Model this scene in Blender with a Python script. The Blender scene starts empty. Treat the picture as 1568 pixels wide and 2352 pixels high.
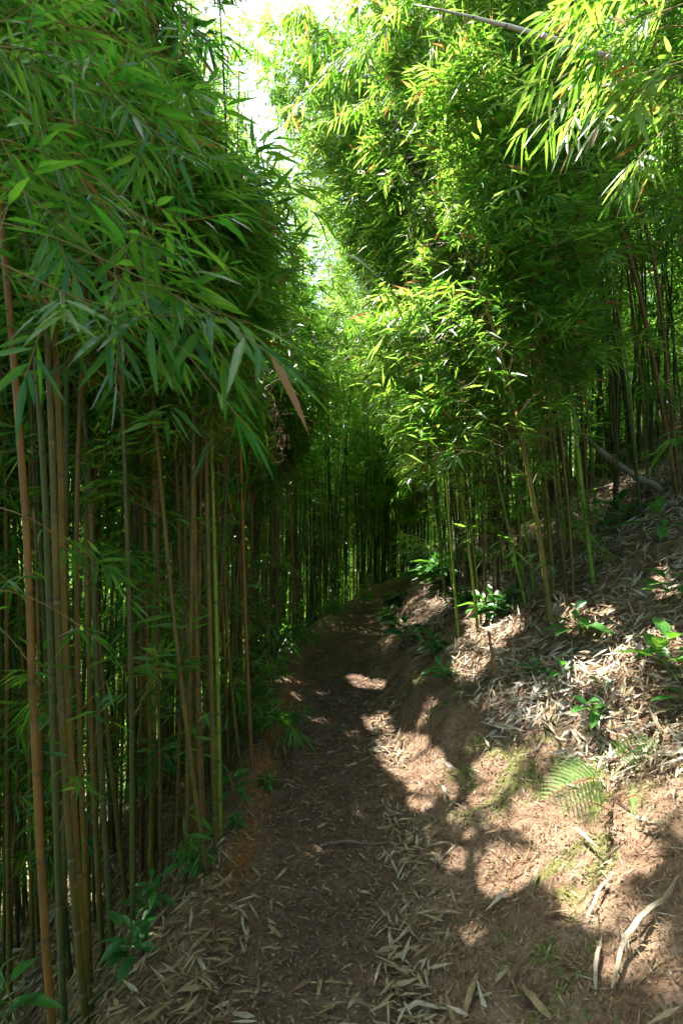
import bpy, math
import numpy as np

R = math.radians
rng = np.random.default_rng(11)
U = rng.uniform
scene = bpy.context.scene
COL = scene.collection
CAM = np.array([0.0, 0.0, 1.6])
F = 1306.7                       # focal length in units of a 1568 px wide view


# ------------------------------------------------------------------ helpers
def nrm(a):
    return a / np.maximum(np.linalg.norm(a, axis=-1, keepdims=True), 1e-9)


def hash2(ix, iy, s):
    h = (ix * 374761393 + iy * 668265263 + s * 1442695) & 0x7fffffff
    h = ((h ^ (h >> 13)) * 1274126177) & 0x7fffffff
    return ((h ^ (h >> 16)) & 0xffff) / 65535.0


def vn(x, y, s=0):
    """smooth value noise 0..1"""
    x = np.asarray(x, float); y = np.asarray(y, float)
    ix = np.floor(x).astype(np.int64); iy = np.floor(y).astype(np.int64)
    fx = x - ix; fy = y - iy
    fx = fx * fx * (3 - 2 * fx); fy = fy * fy * (3 - 2 * fy)
    a = hash2(ix, iy, s); b = hash2(ix + 1, iy, s); c_ = hash2(ix, iy + 1, s); d = hash2(ix + 1, iy + 1, s)
    return (a * (1 - fx) + b * fx) * (1 - fy) + (c_ * (1 - fx) + d * fx) * fy


def sstep(a, b, x):
    t = np.clip((x - a) / (b - a), 0, 1)
    return t * t * (3 - 2 * t)


# ------------------------------------------------------------------ terrain
_cy = np.array([-30, -6, 0, 1.78, 2.54, 4, 6.5, 9.4, 11.7, 13.5, 16, 20, 30, 60])
_cx = np.array([-3.0, -.6, -.28, -.16, -.06, -.08, .02, .5, 1.05, 1.8, 3.6, 7.2, 17, 48])
_ty = np.linspace(-30, 60, 1801)
_tx = np.interp(_ty, _cy, _cx)
_k = np.hanning(25); _k /= _k.sum()
_tx = np.convolve(np.pad(_tx, 12, mode='edge'), _k, mode='valid')


def cen(y):
    return np.interp(y, _ty, _tx)


HALF = .42


def H(x, y):
    x = np.asarray(x, float); y = np.asarray(y, float)
    u = x - cen(y)
    a = np.maximum(u - .36, 0)
    b = np.maximum(-u - .5, 0)
    a = np.where(a > 14, 14 + (a - 14) * .15, a)
    b = np.where(b > 9, 9 + (b - 9) * .22, b)
    z = .66 * (np.sqrt(a * a + .05) - .2236) - .92 * (np.sqrt(b * b + .03) - .1732)
    z = z + .05 * np.exp(-((u + .47) / .10) ** 2) - .025 * np.exp(-(u / .25) ** 2)
    z = z + .22 * sstep(.40, .72, u + .10 * (vn(x * 1.7, y * 1.7, 6) - .5)) * sstep(2.4, 4.4, y)
    off = sstep(.35, .9, np.abs(u))
    bank = sstep(.4, .8, u)
    z = z + off * .22 * (vn(x * .8, y * .8, 1) - .5) + off * .07 * (vn(x * 2.6, y * 2.6, 2) - .5)
    z = z + (.025 + .05 * bank) * (vn(x * 6, y * 6, 3) - .5) + .020 * (vn(x * 17, y * 17, 4) - .5)
    z = z + .014 * (vn(x * 34, y * 34, 5) - .5)
    return z


def Hn(x, y, e=.04):
    dx = (H(x + e, y) - H(x - e, y)) / (2 * e)
    dy = (H(x, y + e) - H(x, y - e)) / (2 * e)
    return nrm(np.stack([-dx, -dy, np.ones_like(dx)], -1))


def px_ray(px, py):
    return np.array([(px - 784) / F, 1.0, -(py - 1176) / F])


def hit(px, py):
    """where the view ray through a pixel meets the terrain"""
    d = px_ray(px, py)
    ts = np.concatenate([np.arange(.6, 12, .01), np.arange(12, 50, .1)])
    P = CAM + ts[:, None] * d
    below = P[:, 2] < H(P[:, 0], P[:, 1])
    if not below.any():
        return P[-1]
    return P[int(np.argmax(below))]


def at(px, py, dep):
    return CAM + px_ray(px, py) * dep


def to_px(P):
    d = np.maximum(P[..., 1], .05)
    return 784 + P[..., 0] / d * F, 1176 - (P[..., 2] - 1.6) / d * F


# ------------------------------------------------------------------ sun
SUN_AZ, SUN_EL = R(-42), R(60)          # azimuth from +Y, negative = to the left
SUN = np.array([math.sin(SUN_AZ) * math.cos(SUN_EL), math.cos(SUN_AZ) * math.cos(SUN_EL), math.sin(SUN_EL)])

# where sunlight reaches the ground (as seen in the photograph): the canopy has openings above these
LIT = [  # cx, cy, rx, ry, tilt
    (945, 1745, 85, 55, 25), (870, 1660, 45, 26, 20), (1010, 1830, 75, 70, 40), (985, 1930, 36, 75, 0),
    (1130, 1850, 95, 55, -20), (1140, 1760, 55, 40, 0), (1170, 2010, 80, 75, 10), (1120, 2130, 45, 60, 0),
    (1280, 1960, 60, 60, 0), (1440, 1960, 75, 120, -10), (1490, 2120, 60, 80, 0), (1370, 2090, 70, 40, 20),
    (1540, 2240, 50, 80, 0), (1340, 1800, 75, 40, -10), (1450, 1750, 60, 40, 0),
    (1395, 1445, 40, 40, 20), (1440, 1530, 35, 55, 20), (1130, 1440, 55, 55, 0), (1080, 1530, 40, 30, 0),
    (1540, 1340, 45, 50, 0), (1530, 1500, 45, 60, 0), (1320, 1425, 45, 30, 0),
    (1250, 1660, 30, 14, 0),
    (1300, 2060, 70, 60, 0), (1235, 1880, 60, 50, 0), (1075, 2090, 45, 80, 0), (1420, 2220, 60, 45, 0), (1060, 1960, 50, 60, 0), (1390, 1850, 60, 40, 0),
    (330, 2170, 40, 60, 0), (190, 2050, 40, 60, 0),
]
_rl = np.random.default_rng(5)
for _ in range(170):                    # many small flecks besides
    _y = 1560 + 790 * _rl.random()
    _x = _rl.uniform(640 + (1500 - min(_y, 1500)) * .9, 1568)
    _r = 4 + 12 * _rl.random() ** 2 + (_y - 1300) / 90
    LIT.append((_x, _y, _r * _rl.uniform(1, 2.2), _r * (.35 if _y < 1560 and _x < 950 else .8), _rl.uniform(-30, 30)))
_lit = np.array(LIT, float)


SUNNY = []          # plants that stand in full sun


def in_sunlane(P, keep=.06):
    """True for points that stand between the sun and one of the sunlit patches of ground"""
    out = np.zeros(len(P), bool)
    cand = np.where(P[:, 2] > -6)[0]
    Q = P[cand]
    g = Q.copy()
    t = np.zeros(len(Q))
    for _ in range(14):
        h = g[:, 2] - H(g[:, 0], g[:, 1])
        t += np.maximum(h, -.5) * .75
        g = Q - SUN * t[:, None]
    ok = (g[:, 1] > .9) & (t > .12)
    px, py = to_px(g)
    m = np.zeros(len(Q), bool)
    for cx, cy, rx, ry, a in _lit:
        c_, s_ = math.cos(R(a)), math.sin(R(a))
        dx, dy = px - cx, py - cy
        q = ((dx * c_ + dy * s_) / rx) ** 2 + ((-dx * s_ + dy * c_) / ry) ** 2
        m |= q < 1
    m &= vn(px / 26, py / 26, 61) * .6 + vn(px / 60, py / 60, 62) * .4 > .35
    m &= ok
    for f in SUNNY:
        q = Q - f
        al = q @ SUN
        m |= (al > .06) & (np.linalg.norm(q - al[:, None] * SUN, axis=1) < .13)
    out[cand] = m & (rng.random(len(Q)) > keep)
    return out


# ------------------------------------------------------------------ mesh making
def mesh_np(name, V, T, attr=None, smooth=True):
    me = bpy.data.meshes.new(name)
    V = np.ascontiguousarray(V, np.float32); T = np.ascontiguousarray(T, np.int32)
    me.vertices.add(len(V)); me.vertices.foreach_set('co', V.ravel())
    k = T.shape[1]
    me.loops.add(T.size); me.loops.foreach_set('vertex_index', T.ravel())
    me.polygons.add(len(T)); me.polygons.foreach_set('loop_start', np.arange(len(T), dtype=np.int32) * k)
    if smooth:
        me.polygons.foreach_set('use_smooth', np.ones(len(T), bool))
    if attr is not None:
        a = me.attributes.new('data', 'FLOAT_VECTOR', 'POINT')
        a.data.foreach_set('vector', np.ascontiguousarray(attr, np.float32).ravel())
    me.update(calc_edges=True)
    return me


def obj(name, V, T, mat, parent=None, attr=None, smooth=True, origin=None):
    if origin is not None:
        V = V - np.asarray(origin)
    me = mesh_np(name, V, T, attr, smooth)
    me.materials.append(mat)
    o = bpy.data.objects.new(name, me); COL.objects.link(o)
    if parent is not None:
        o.parent = parent
    elif origin is not None:
        o.location = origin
    return o


def tag(o, label=None, cat=None, group=None, kind=None):
    if label: o['label'] = label
    if cat: o['category'] = cat
    if group: o['group'] = group
    if kind: o['kind'] = kind
    return o


def thing(name, loc, label, cat, group=None):
    o = bpy.data.objects.new(name, None); COL.objects.link(o)
    o.location = [float(v) for v in loc]; o.empty_display_size = .1
    return tag(o, label, cat, group)


def tube(P, r, n=8, ref=(1, 0, 0), cap=True):
    """one tube along points P with radii r"""
    P = np.asarray(P, float); r = np.broadcast_to(np.asarray(r, float), (len(P),))
    Tn = nrm(np.gradient(P, axis=0))
    ref = np.asarray(ref, float)
    e1 = nrm(ref - Tn * (Tn @ ref)[:, None]); e2 = np.cross(Tn, e1)
    a = np.arange(n) * 2 * math.pi / n
    V = P[:, None] + r[:, None, None] * (np.cos(a)[None, :, None] * e1[:, None] + np.sin(a)[None, :, None] * e2[:, None])
    V = V.reshape(-1, 3)
    K = len(P)
    i = np.arange(K - 1)[:, None] * n; j = np.arange(n)[None]; j2 = (j + 1) % n
    q = np.stack([i + j, i + j2, i + n + j2, i + n + j], -1).reshape(-1, 4)
    T = np.concatenate([q[:, [0, 1, 2]], q[:, [0, 2, 3]]])
    if cap:
        for ring, c in ((0, P[0]), (K - 1, P[-1])):
            V = np.vstack([V, c]); ci = len(V) - 1
            b = ring * n + np.arange(n)
            f = np.stack([np.full(n, ci), b, np.roll(b, -1)], -1)
            T = np.vstack([T, f[:, ::-1] if ring == 0 else f])
    return V, T


def twigs(Ps, rad, n=3):
    """many thin prisms: Ps (B,K,3), rad (B,K)"""
    B, K, _ = Ps.shape
    Tn = nrm(np.gradient(Ps, axis=1))
    ref = np.array([.31, .22, .93]); e1 = nrm(np.cross(Tn, ref)); e2 = np.cross(Tn, e1)
    a = np.arange(n) * 2 * math.pi / n
    V = Ps[:, :, None] + rad[:, :, None, None] * (np.cos(a)[None, None, :, None] * e1[:, :, None] + np.sin(a)[None, None, :, None] * e2[:, :, None])
    i = np.arange(K - 1)[:, None] * n; j = np.arange(n)[None]; j2 = (j + 1) % n
    q = np.stack([i + j, i + j2, i + n + j2, i + n + j], -1).reshape(-1, 4)
    T0 = np.concatenate([q[:, [0, 1, 2]], q[:, [0, 2, 3]]])
    T = (T0[None] + (np.arange(B) * K * n)[:, None, None]).reshape(-1, 3)
    return V.reshape(-1, 3), T


_s8 = np.array([0, .28, .28, .28, .66, .66, .66, 1.0])
_w8 = np.array([0, -1, 0, 1, -.72, 0, .72, 0.0])
_f8 = np.array([0, .16, 0, .16, .12, 0, .12, 0])
_T8 = np.array([[0, 2, 1], [0, 3, 2], [1, 2, 5], [1, 5, 4], [2, 3, 6], [2, 6, 5], [4, 5, 7], [5, 6, 7]])
_s5 = np.array([0, .36, .36, .36, 1.0]); _w5 = np.array([0, -1, 0, 1, 0.]); _f5 = np.array([0, .2, 0, .2, 0])
_T5 = np.array([[0, 2, 1], [0, 3, 2], [1, 2, 4], [2, 3, 4]])
_s4 = np.array([0, .36, .36, 1.0]); _w4 = np.array([0, -1, 1, 0.]); _f4 = np.array([0, .1, .1, 0]); _T4 = np.array([[0, 2, 1], [1, 2, 3]])


def leaves(B, D, N, L, W, droop, tone, dry, lod=5, sag=(0, 0, -1)):
    """lance-shaped folded leaves. B base, D direction, N rough normal"""
    s, w, f, T0 = {8: (_s8, _w8, _f8, _T8), 5: (_s5, _w5, _f5, _T5), 4: (_s4, _w4, _f4, _T4)}[lod]
    D = nrm(D); side = nrm(np.cross(D, N)); N = np.cross(side, D)
    k = len(s)
    V = B[:, None] + D[:, None] * (L[:, None] * s)[..., None] + side[:, None] * (W[:, None] * .5 * w)[..., None] \
        + N[:, None] * (W[:, None] * f)[..., None] + np.asarray(sag, float) * (droop[:, None] * L[:, None] * s ** 2)[..., None]
    A = np.stack([np.repeat(tone[:, None], k, 1), np.repeat(s[None], len(B), 0), np.repeat(dry[:, None], k, 1)], -1)
    T = (T0[None] + (np.arange(len(B)) * k)[:, None, None]).reshape(-1, 3)
    return V.reshape(-1, 3), T, A.reshape(-1, 3)


def join(parts):
    V, T, A, o = [], [], [], 0
    for p in parts:
        V.append(p[0]); T.append(p[1] + o); o += len(p[0])
        if len(p) > 2: A.append(p[2])
    return (np.vstack(V), np.vstack(T), np.vstack(A) if A else None)


# ------------------------------------------------------------------ materials
def new_mat(name):
    m = bpy.data.materials.new(name); m.use_nodes = True
    m.node_tree.nodes.clear()
    return m, m.node_tree.nodes, m.node_tree.links


class G:
    def __init__(self, name):
        self.m, self.n, self.l = new_mat(name)

    def node(self, t, **kw):
        n = self.n.new(t)
        ins = kw.pop('ins', {})
        for k, v in kw.items(): setattr(n, k, v)
        for k, v in ins.items():
            if hasattr(v, 'is_linked') or isinstance(v, bpy.types.NodeSocket): self.l.new(v, n.inputs[k])
            else: n.inputs[k].default_value = v
        return n

    def math(self, op, a, b=0.0, clamp=False):
        n = self.node('ShaderNodeMath', operation=op, use_clamp=clamp, ins={0: a, 1: b}); return n.outputs[0]

    def mix(self, f, a, b):
        n = self.n.new('ShaderNodeMix'); n.data_type = 'RGBA'
        for idx, v in ((0, f), (6, a), (7, b)):
            if isinstance(v, bpy.types.NodeSocket): self.l.new(v, n.inputs[idx])
            else: n.inputs[idx].default_value = v if idx == 0 else (*v, 1)
        return n.outputs[2]

    def ramp(self, fac, stops, interp='LINEAR'):
        n = self.n.new('ShaderNodeValToRGB'); self.l.new(fac, n.inputs[0])
        r = n.color_ramp; r.interpolation = interp
        while len(r.elements) < len(stops): r.elements.new(.5)
        for e, (p, c) in zip(r.elements, stops): e.position = p; e.color = (*c, 1)
        return n.outputs[0]

    def noise(self, vec, scale, detail=3, rough=.55, dist=0.0):
        n = self.node('ShaderNodeTexNoise', ins={'Scale': scale, 'Detail': detail, 'Roughness': rough, 'Distortion': dist})
        if vec is not None: self.l.new(vec, n.inputs['Vector'])
        return n.outputs['Fac']

    def data(self, name='data'):
        a = self.node('ShaderNodeAttribute', attribute_name=name)
        s = self.node('ShaderNodeSeparateXYZ', ins={0: a.outputs['Vector']})
        return s.outputs

    def out(self, s):
        o = self.n.new('ShaderNodeOutputMaterial'); self.l.new(s, o.inputs[0]); return self.m


def leaf_mat(name, cols, tcols, trans=.45, rough=.28, spec=.32):
    g = G(name)
    tone, along, dry = g.data()
    base = g.ramp(tone, [(0, cols[0]), (.5, cols[1]), (1, cols[2])])
    tcol = g.ramp(tone, [(0, tcols[0]), (.5, tcols[1]), (1, tcols[2])])
    # dry leaves and burnt tips
    geo = g.node('ShaderNodeNewGeometry')
    wob = g.noise(geo.outputs['Position'], 60, 2)
    d = g.math('ADD', g.math('MULTIPLY', dry, 2.2), g.math('SUBTRACT', along, 1.45))
    d = g.math('ADD', d, g.math('MULTIPLY', g.math('SUBTRACT', wob, .5), .5))
    d = g.math('MULTIPLY', d, 5.0, True)
    base = g.mix(d, base, (.20, .11, .045)); tcol = g.mix(d, tcol, (.38, .18, .05))
    p = g.node('ShaderNodeBsdfPrincipled', ins={'Base Color': base, 'Roughness': rough, 'Specular IOR Level': spec})
    t = g.node('ShaderNodeBsdfTranslucent', ins={'Color': tcol})
    mx = g.node('ShaderNodeMixShader', ins={0: trans, 1: p.outputs[0], 2: t.outputs[0]})
    return g.out(mx.outputs[0])


LEAF = leaf_mat('bamboo_leaf', [(.011, .074, .017), (.030, .125, .018), (.08, .195, .026)],
                [(.07, .30, .02), (.24, .53, .035), (.50, .74, .12)])
BROAD = leaf_mat('broad_leaf', [(.022, .088, .020), (.034, .12, .022), (.06, .17, .03)],
                 [(.06, .28, .03), (.12, .40, .03), (.25, .55, .04)], .25, .32, .5)
FROND = leaf_mat('fern_frond', [(.10, .22, .05), (.15, .30, .08), (.20, .36, .12)],
                 [(.25, .5, .08), (.35, .6, .12), (.45, .7, .2)], .35, .4, .4)
FERN = leaf_mat('fern_leaf', [(.05, .15, .02), (.07, .2, .02), (.10, .25, .03)],
                [(.2, .5, .03), (.3, .6, .04), (.4, .7, .05)], .35, .45, .4)
PINE = leaf_mat('evergreen_leaf', [(.012, .05, .016), (.02, .075, .02), (.03, .10, .02)],
                [(.04, .16, .02), (.08, .26, .02), (.14, .34, .03)], .25, .5, .3)


def litter_mat():
    g = G('dry_leaf')
    tone, along, dry = g.data()
    base = g.ramp(tone, [(0, (.085, .05, .028)), (.2, (.20, .125, .06)), (.45, (.31, .23, .125)), (.7, (.40, .335, .235)), (1, (.47, .43, .36))])
    geo = g.node('ShaderNodeNewGeometry')
    w = g.noise(geo.outputs['Position'], 70, 4, .7)
    base = g.mix(g.math('MULTIPLY', g.math('SUBTRACT', w, .3), 1.7, True), base, (.11, .07, .04))
    p = g.node('ShaderNodeBsdfPrincipled', ins={'Base Color': base, 'Roughness': .6, 'Specular IOR Level': .25})
    t = g.node('ShaderNodeBsdfTranslucent', ins={'Color': base})
    mx = g.node('ShaderNodeMixShader', ins={0: .12, 1: p.outputs[0], 2: t.outputs[0]})
    return g.out(mx.outputs[0])


DRY = litter_mat()


def culm_mat(name, c0, c1, ring=(.20, .20, .13), rough=.48):
    g = G(name)
    node_, up, rnd = g.data()
    tc = g.node('ShaderNodeTexCoord')
    mp = g.node('ShaderNodeMapping', ins={0: tc.outputs['Object'], 3: (60, 60, 2.2)})
    streak = g.noise(mp.outputs[0], 1.0, 4, .6)
    blot = g.noise(tc.outputs['Object'], 7, 4, .6)
    f = g.math('ADD', g.math('MULTIPLY', g.math('SUBTRACT', streak, .5), 1.6), g.math('MULTIPLY', g.math('SUBTRACT', blot, .5), 2.0))
    f = g.math('ADD', f, rnd, True)
    col = g.mix(f, c0, c1)
    lich = g.math('MULTIPLY', g.math('SUBTRACT', g.noise(tc.outputs['Object'], 23, 5, .7), .60), 5, True)
    col = g.mix(g.math('MULTIPLY', lich, .45), col, (.26, .26, .20))
    pale = g.math('MULTIPLY', node_, .8, True)
    col = g.mix(pale, col, ring)
    dark = g.math('MULTIPLY', node_, -1.0, True)
    col = g.mix(dark, col, (.035, .025, .015))
    b = g.node('ShaderNodeBump', ins={'Strength': .25, 'Distance': .002, 'Height': streak})
    p = g.node('ShaderNodeBsdfPrincipled', ins={'Base Color': col, 'Roughness': rough, 'Specular IOR Level': .28, 'Normal': b.outputs[0]})
    return g.out(p.outputs[0])


CULM = {
    'green': culm_mat('culm_green', (.06, .135, .012), (.15, .21, .025)),
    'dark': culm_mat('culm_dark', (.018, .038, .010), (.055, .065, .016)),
    'olive': culm_mat('culm_olive', (.075, .080, .012), (.15, .115, .022)),
    'brown': culm_mat('culm_brown', (.045, .030, .009), (.115, .075, .018)),
    'orange': culm_mat('culm_orange', (.085, .05, .012), (.165, .09, .018)),
    'moss': culm_mat('culm_olive_shaded', (.046, .046, .008), (.115, .082, .013)),  # olive darkened for the left stand, its shade put into the culm colour
    'grey': culm_mat('culm_grey', (.07, .105, .06), (.17, .20, .13), (.4, .42, .36)),
    'pale': culm_mat('culm_pale', (.36, .34, .27), (.50, .47, .40), (.22, .19, .14), .6),
    'deadwood': culm_mat('culm_deadwood', (.15, .125, .09), (.27, .235, .18), (.2, .17, .12), .75),
}


def plain(name, c0, c1, scale=30, rough=.7):
    g = G(name)
    tc = g.node('ShaderNodeTexCoord')
    w = g.noise(tc.outputs['Object'], scale, 5, .65)
    col = g.mix(g.math('MULTIPLY', g.math('SUBTRACT', w, .25), 2, True), c0, c1)
    b = g.node('ShaderNodeBump', ins={'Strength': .5, 'Distance': .004, 'Height': w})
    p = g.node('ShaderNodeBsdfPrincipled', ins={'Base Color': col, 'Roughness': rough, 'Normal': b.outputs[0], 'Specular IOR Level': .3})
    return g.out(p.outputs[0])


TWIG = plain('twig_bark', (.10, .085, .025), (.22, .16, .055), 40, .55)
SHEATH = plain('sheath_husk', (.12, .075, .032), (.27, .19, .10), 60, .7)
PALEHUSK = plain('pale_husk', (.40, .36, .29), (.58, .54, .46), 40, .65)
BARK = plain('brown_bark', (.10, .05, .022), (.30, .17, .08), 50, .8)
STEMG = plain('green_stem', (.05, .12, .02), (.10, .17, .03), 30, .5)
STEMR = plain('red_stem', (.16, .06, .025), (.24, .12, .04), 30, .5)


def soil_mat():
    g = G('soil')
    at_ = g.data('mask')               # x: trodden path, y: moss, z: orange cut edge
    trod, moss, orange = at_
    geo = g.node('ShaderNodeNewGeometry'); P = geo.outputs['Position']
    n1 = g.noise(P, 5, 6, .62); n2 = g.noise(P, 38, 5, .7); n3 = g.noise(P, 150, 3, .7); n0 = g.noise(P, 1.3, 4)
    earth = g.ramp(g.math('ADD', g.math('MULTIPLY', n1, .65), g.math('MULTIPLY', n2, .35)),
                   [(.32, (.075, .042, .026)), (.46, (.21, .125, .078)), (.56, (.30, .195, .128)), (.68, (.45, .325, .225))])
    path = g.ramp(g.math('ADD', g.math('MULTIPLY', n1, .5), g.math('MULTIPLY', n2, .5)),
                  [(.34, (.054, .029, .019)), (.5, (.132, .076, .050)), (.66, (.235, .152, .108))])
    col = g.mix(g.math('ADD', trod, g.math('MULTIPLY', g.math('SUBTRACT', n1, .5), .8), True), earth, path)
    rust = g.ramp(n2, [(.3, (.17, .062, .014)), (.7, (.36, .15, .035))])
    col = g.mix(g.math('MULTIPLY', g.math('ADD', orange, g.math('MULTIPLY', g.math('SUBTRACT', n1, .5), 1.2)), orange, True), col, rust)
    green = g.ramp(n2, [(.3, (.035, .062, .008)), (.7, (.13, .19, .02))])
    mf = g.math('MULTIPLY', g.math('SUBTRACT', g.math('ADD', g.math('MULTIPLY', moss, 1.1), g.math('MULTIPLY', g.math('SUBTRACT', n1, .5), 2.2)), .42), 3, True)
    mf = g.math('MULTIPLY', mf, g.math('MULTIPLY', moss, 1.6, True))
    col = g.mix(g.math('MULTIPLY', mf, .6), col, green)
    # fibrous pale flecks
    fl = g.math('MULTIPLY', g.math('SUBTRACT', n3, .62), 8, True)
    col = g.mix(g.math('MULTIPLY', fl, .35), col, (.33, .25, .16))
    h = g.math('ADD', g.math('MULTIPLY', n2, 1.0), g.math('MULTIPLY', n3, .5))
    b = g.node('ShaderNodeBump', ins={'Strength': 1.0, 'Distance': .035, 'Height': h})
    p = g.node('ShaderNodeBsdfPrincipled', ins={'Base Color': col, 'Roughness': .85, 'Specular IOR Level': .2, 'Normal': b.outputs[0]})
    return g.out(p.outputs[0])


SOIL = soil_mat()


# ------------------------------------------------------------------ ground sheets
def u_litter(y):
    """offset from the path centre beyond which dry leaves cover the bank"""
    return np.interp(y, [0, 1.5, 2.4, 2.8, 3.9, 5.9, 7, 10], [2.0, 1.9, 1.45, 1.22, .90, .68, .58, .5])


def ground():
    ys = np.concatenate([np.arange(-8, .8, .2), np.arange(.8, 5, .028), np.arange(5, 9, .06), np.arange(9, 16, .14), np.arange(16, 60.1, .9)])
    us = np.concatenate([-np.geomspace(2.2, 45, 34)[::-1], np.arange(-2.15, -.42, .045), np.arange(-.42, .4201, .028),
                         np.arange(.45, 2.6, .032), np.geomspace(2.63, 45, 60)])
    iu0 = int(np.argmin(np.abs(us + .42))); iu1 = int(np.argmin(np.abs(us - .42)))
    Y, Uu = np.meshgrid(ys, us, indexing='ij')
    X = cen(Y) + Uu
    Z = H(X, Y)
    V = np.stack([X, Y, Z], -1).reshape(-1, 3)
    ny, nu = Y.shape
    trod = sstep(.5, .2, np.abs(Uu + .06 * np.sin(Y * 2.3)))
    ul = u_litter(Y)
    moss = sstep(.45, .8, Uu) * sstep(ul + .35, ul - .12, Uu) * sstep(1.2, 2.0, Y) * .85
    moss = np.maximum(moss, .8 * np.exp(-((Uu - .66) / .16) ** 2) * sstep(3.2, 4.5, Y) * sstep(9, 7, Y))
    moss = np.maximum(moss, .7 * np.exp(-((Uu + .60) / .09) ** 2) * sstep(2.2, 3, Y))
    moss = moss * sstep(.49, .66, vn(X * 3.2, Y * 3.2, 31)) * sstep(.3, .6, vn(X * 15, Y * 15, 32))
    orange = 1.0 * np.exp(-((Uu + .40) / .085) ** 2) * sstep(1.7, 2.4, Y) * sstep(8, 4.5, Y) * (.45 + .55 * sstep(.3, .6, vn(X * 4, Y * 4, 33)))
    M = np.stack([trod, moss, orange], -1).reshape(-1, 3)

    def patch(name, a, b, label):
        idx = np.arange(ny * nu).reshape(ny, nu)[:, a:b + 1]
        q = np.stack([idx[:-1, :-1], idx[:-1, 1:], idx[1:, 1:], idx[1:, :-1]], -1).reshape(-1, 4)
        used = np.unique(q); rm = np.zeros(ny * nu, np.int64); rm[used] = np.arange(len(used))
        me = mesh_np(name, V[used], rm[q])
        a_ = me.attributes.new('mask', 'FLOAT_VECTOR', 'POINT'); a_.data.foreach_set('vector', M[used].astype(np.float32).ravel())
        me.materials.append(SOIL)
        o = bpy.data.objects.new(name, me); COL.objects.link(o)
        tag(o, label, 'ground', kind='structure'); return o
    patch('path', iu0, iu1, 'narrow trodden dirt path leading into the bamboo')
    patch('hillside', iu1, nu - 1, 'earth bank rising to the right of the path')
    patch('terrain', 0, iu0, 'slope falling away left of the path')


ground()


# ------------------------------------------------------------------ litter
def scatter_leaves(x, y, L, W, tone, lod=5, tilt=.3, lift=.012, yaw=None):
    n = len(x)
    N0 = Hn(x, y, .03)
    a = U(0, 2 * math.pi, n) if yaw is None else yaw
    D = np.stack([np.cos(a), np.sin(a), np.zeros(n)], -1)
    D = nrm(D - N0 * (D * N0).sum(1, keepdims=True))
    D = nrm(D + N0 * (rng.normal(0, tilt, n) + .05)[:, None])
    N = nrm(N0 + rng.normal(0, .5, (n, 3)))
    B = np.stack([x, y, H(x, y)], -1) + N0 * (U(.2, 1, n) ** 2 * lift + .004)[:, None]
    return leaves(B - D * (L * .5)[:, None], D, N, L, W, U(-.12, .2, n), tone, np.zeros(n), lod)


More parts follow.
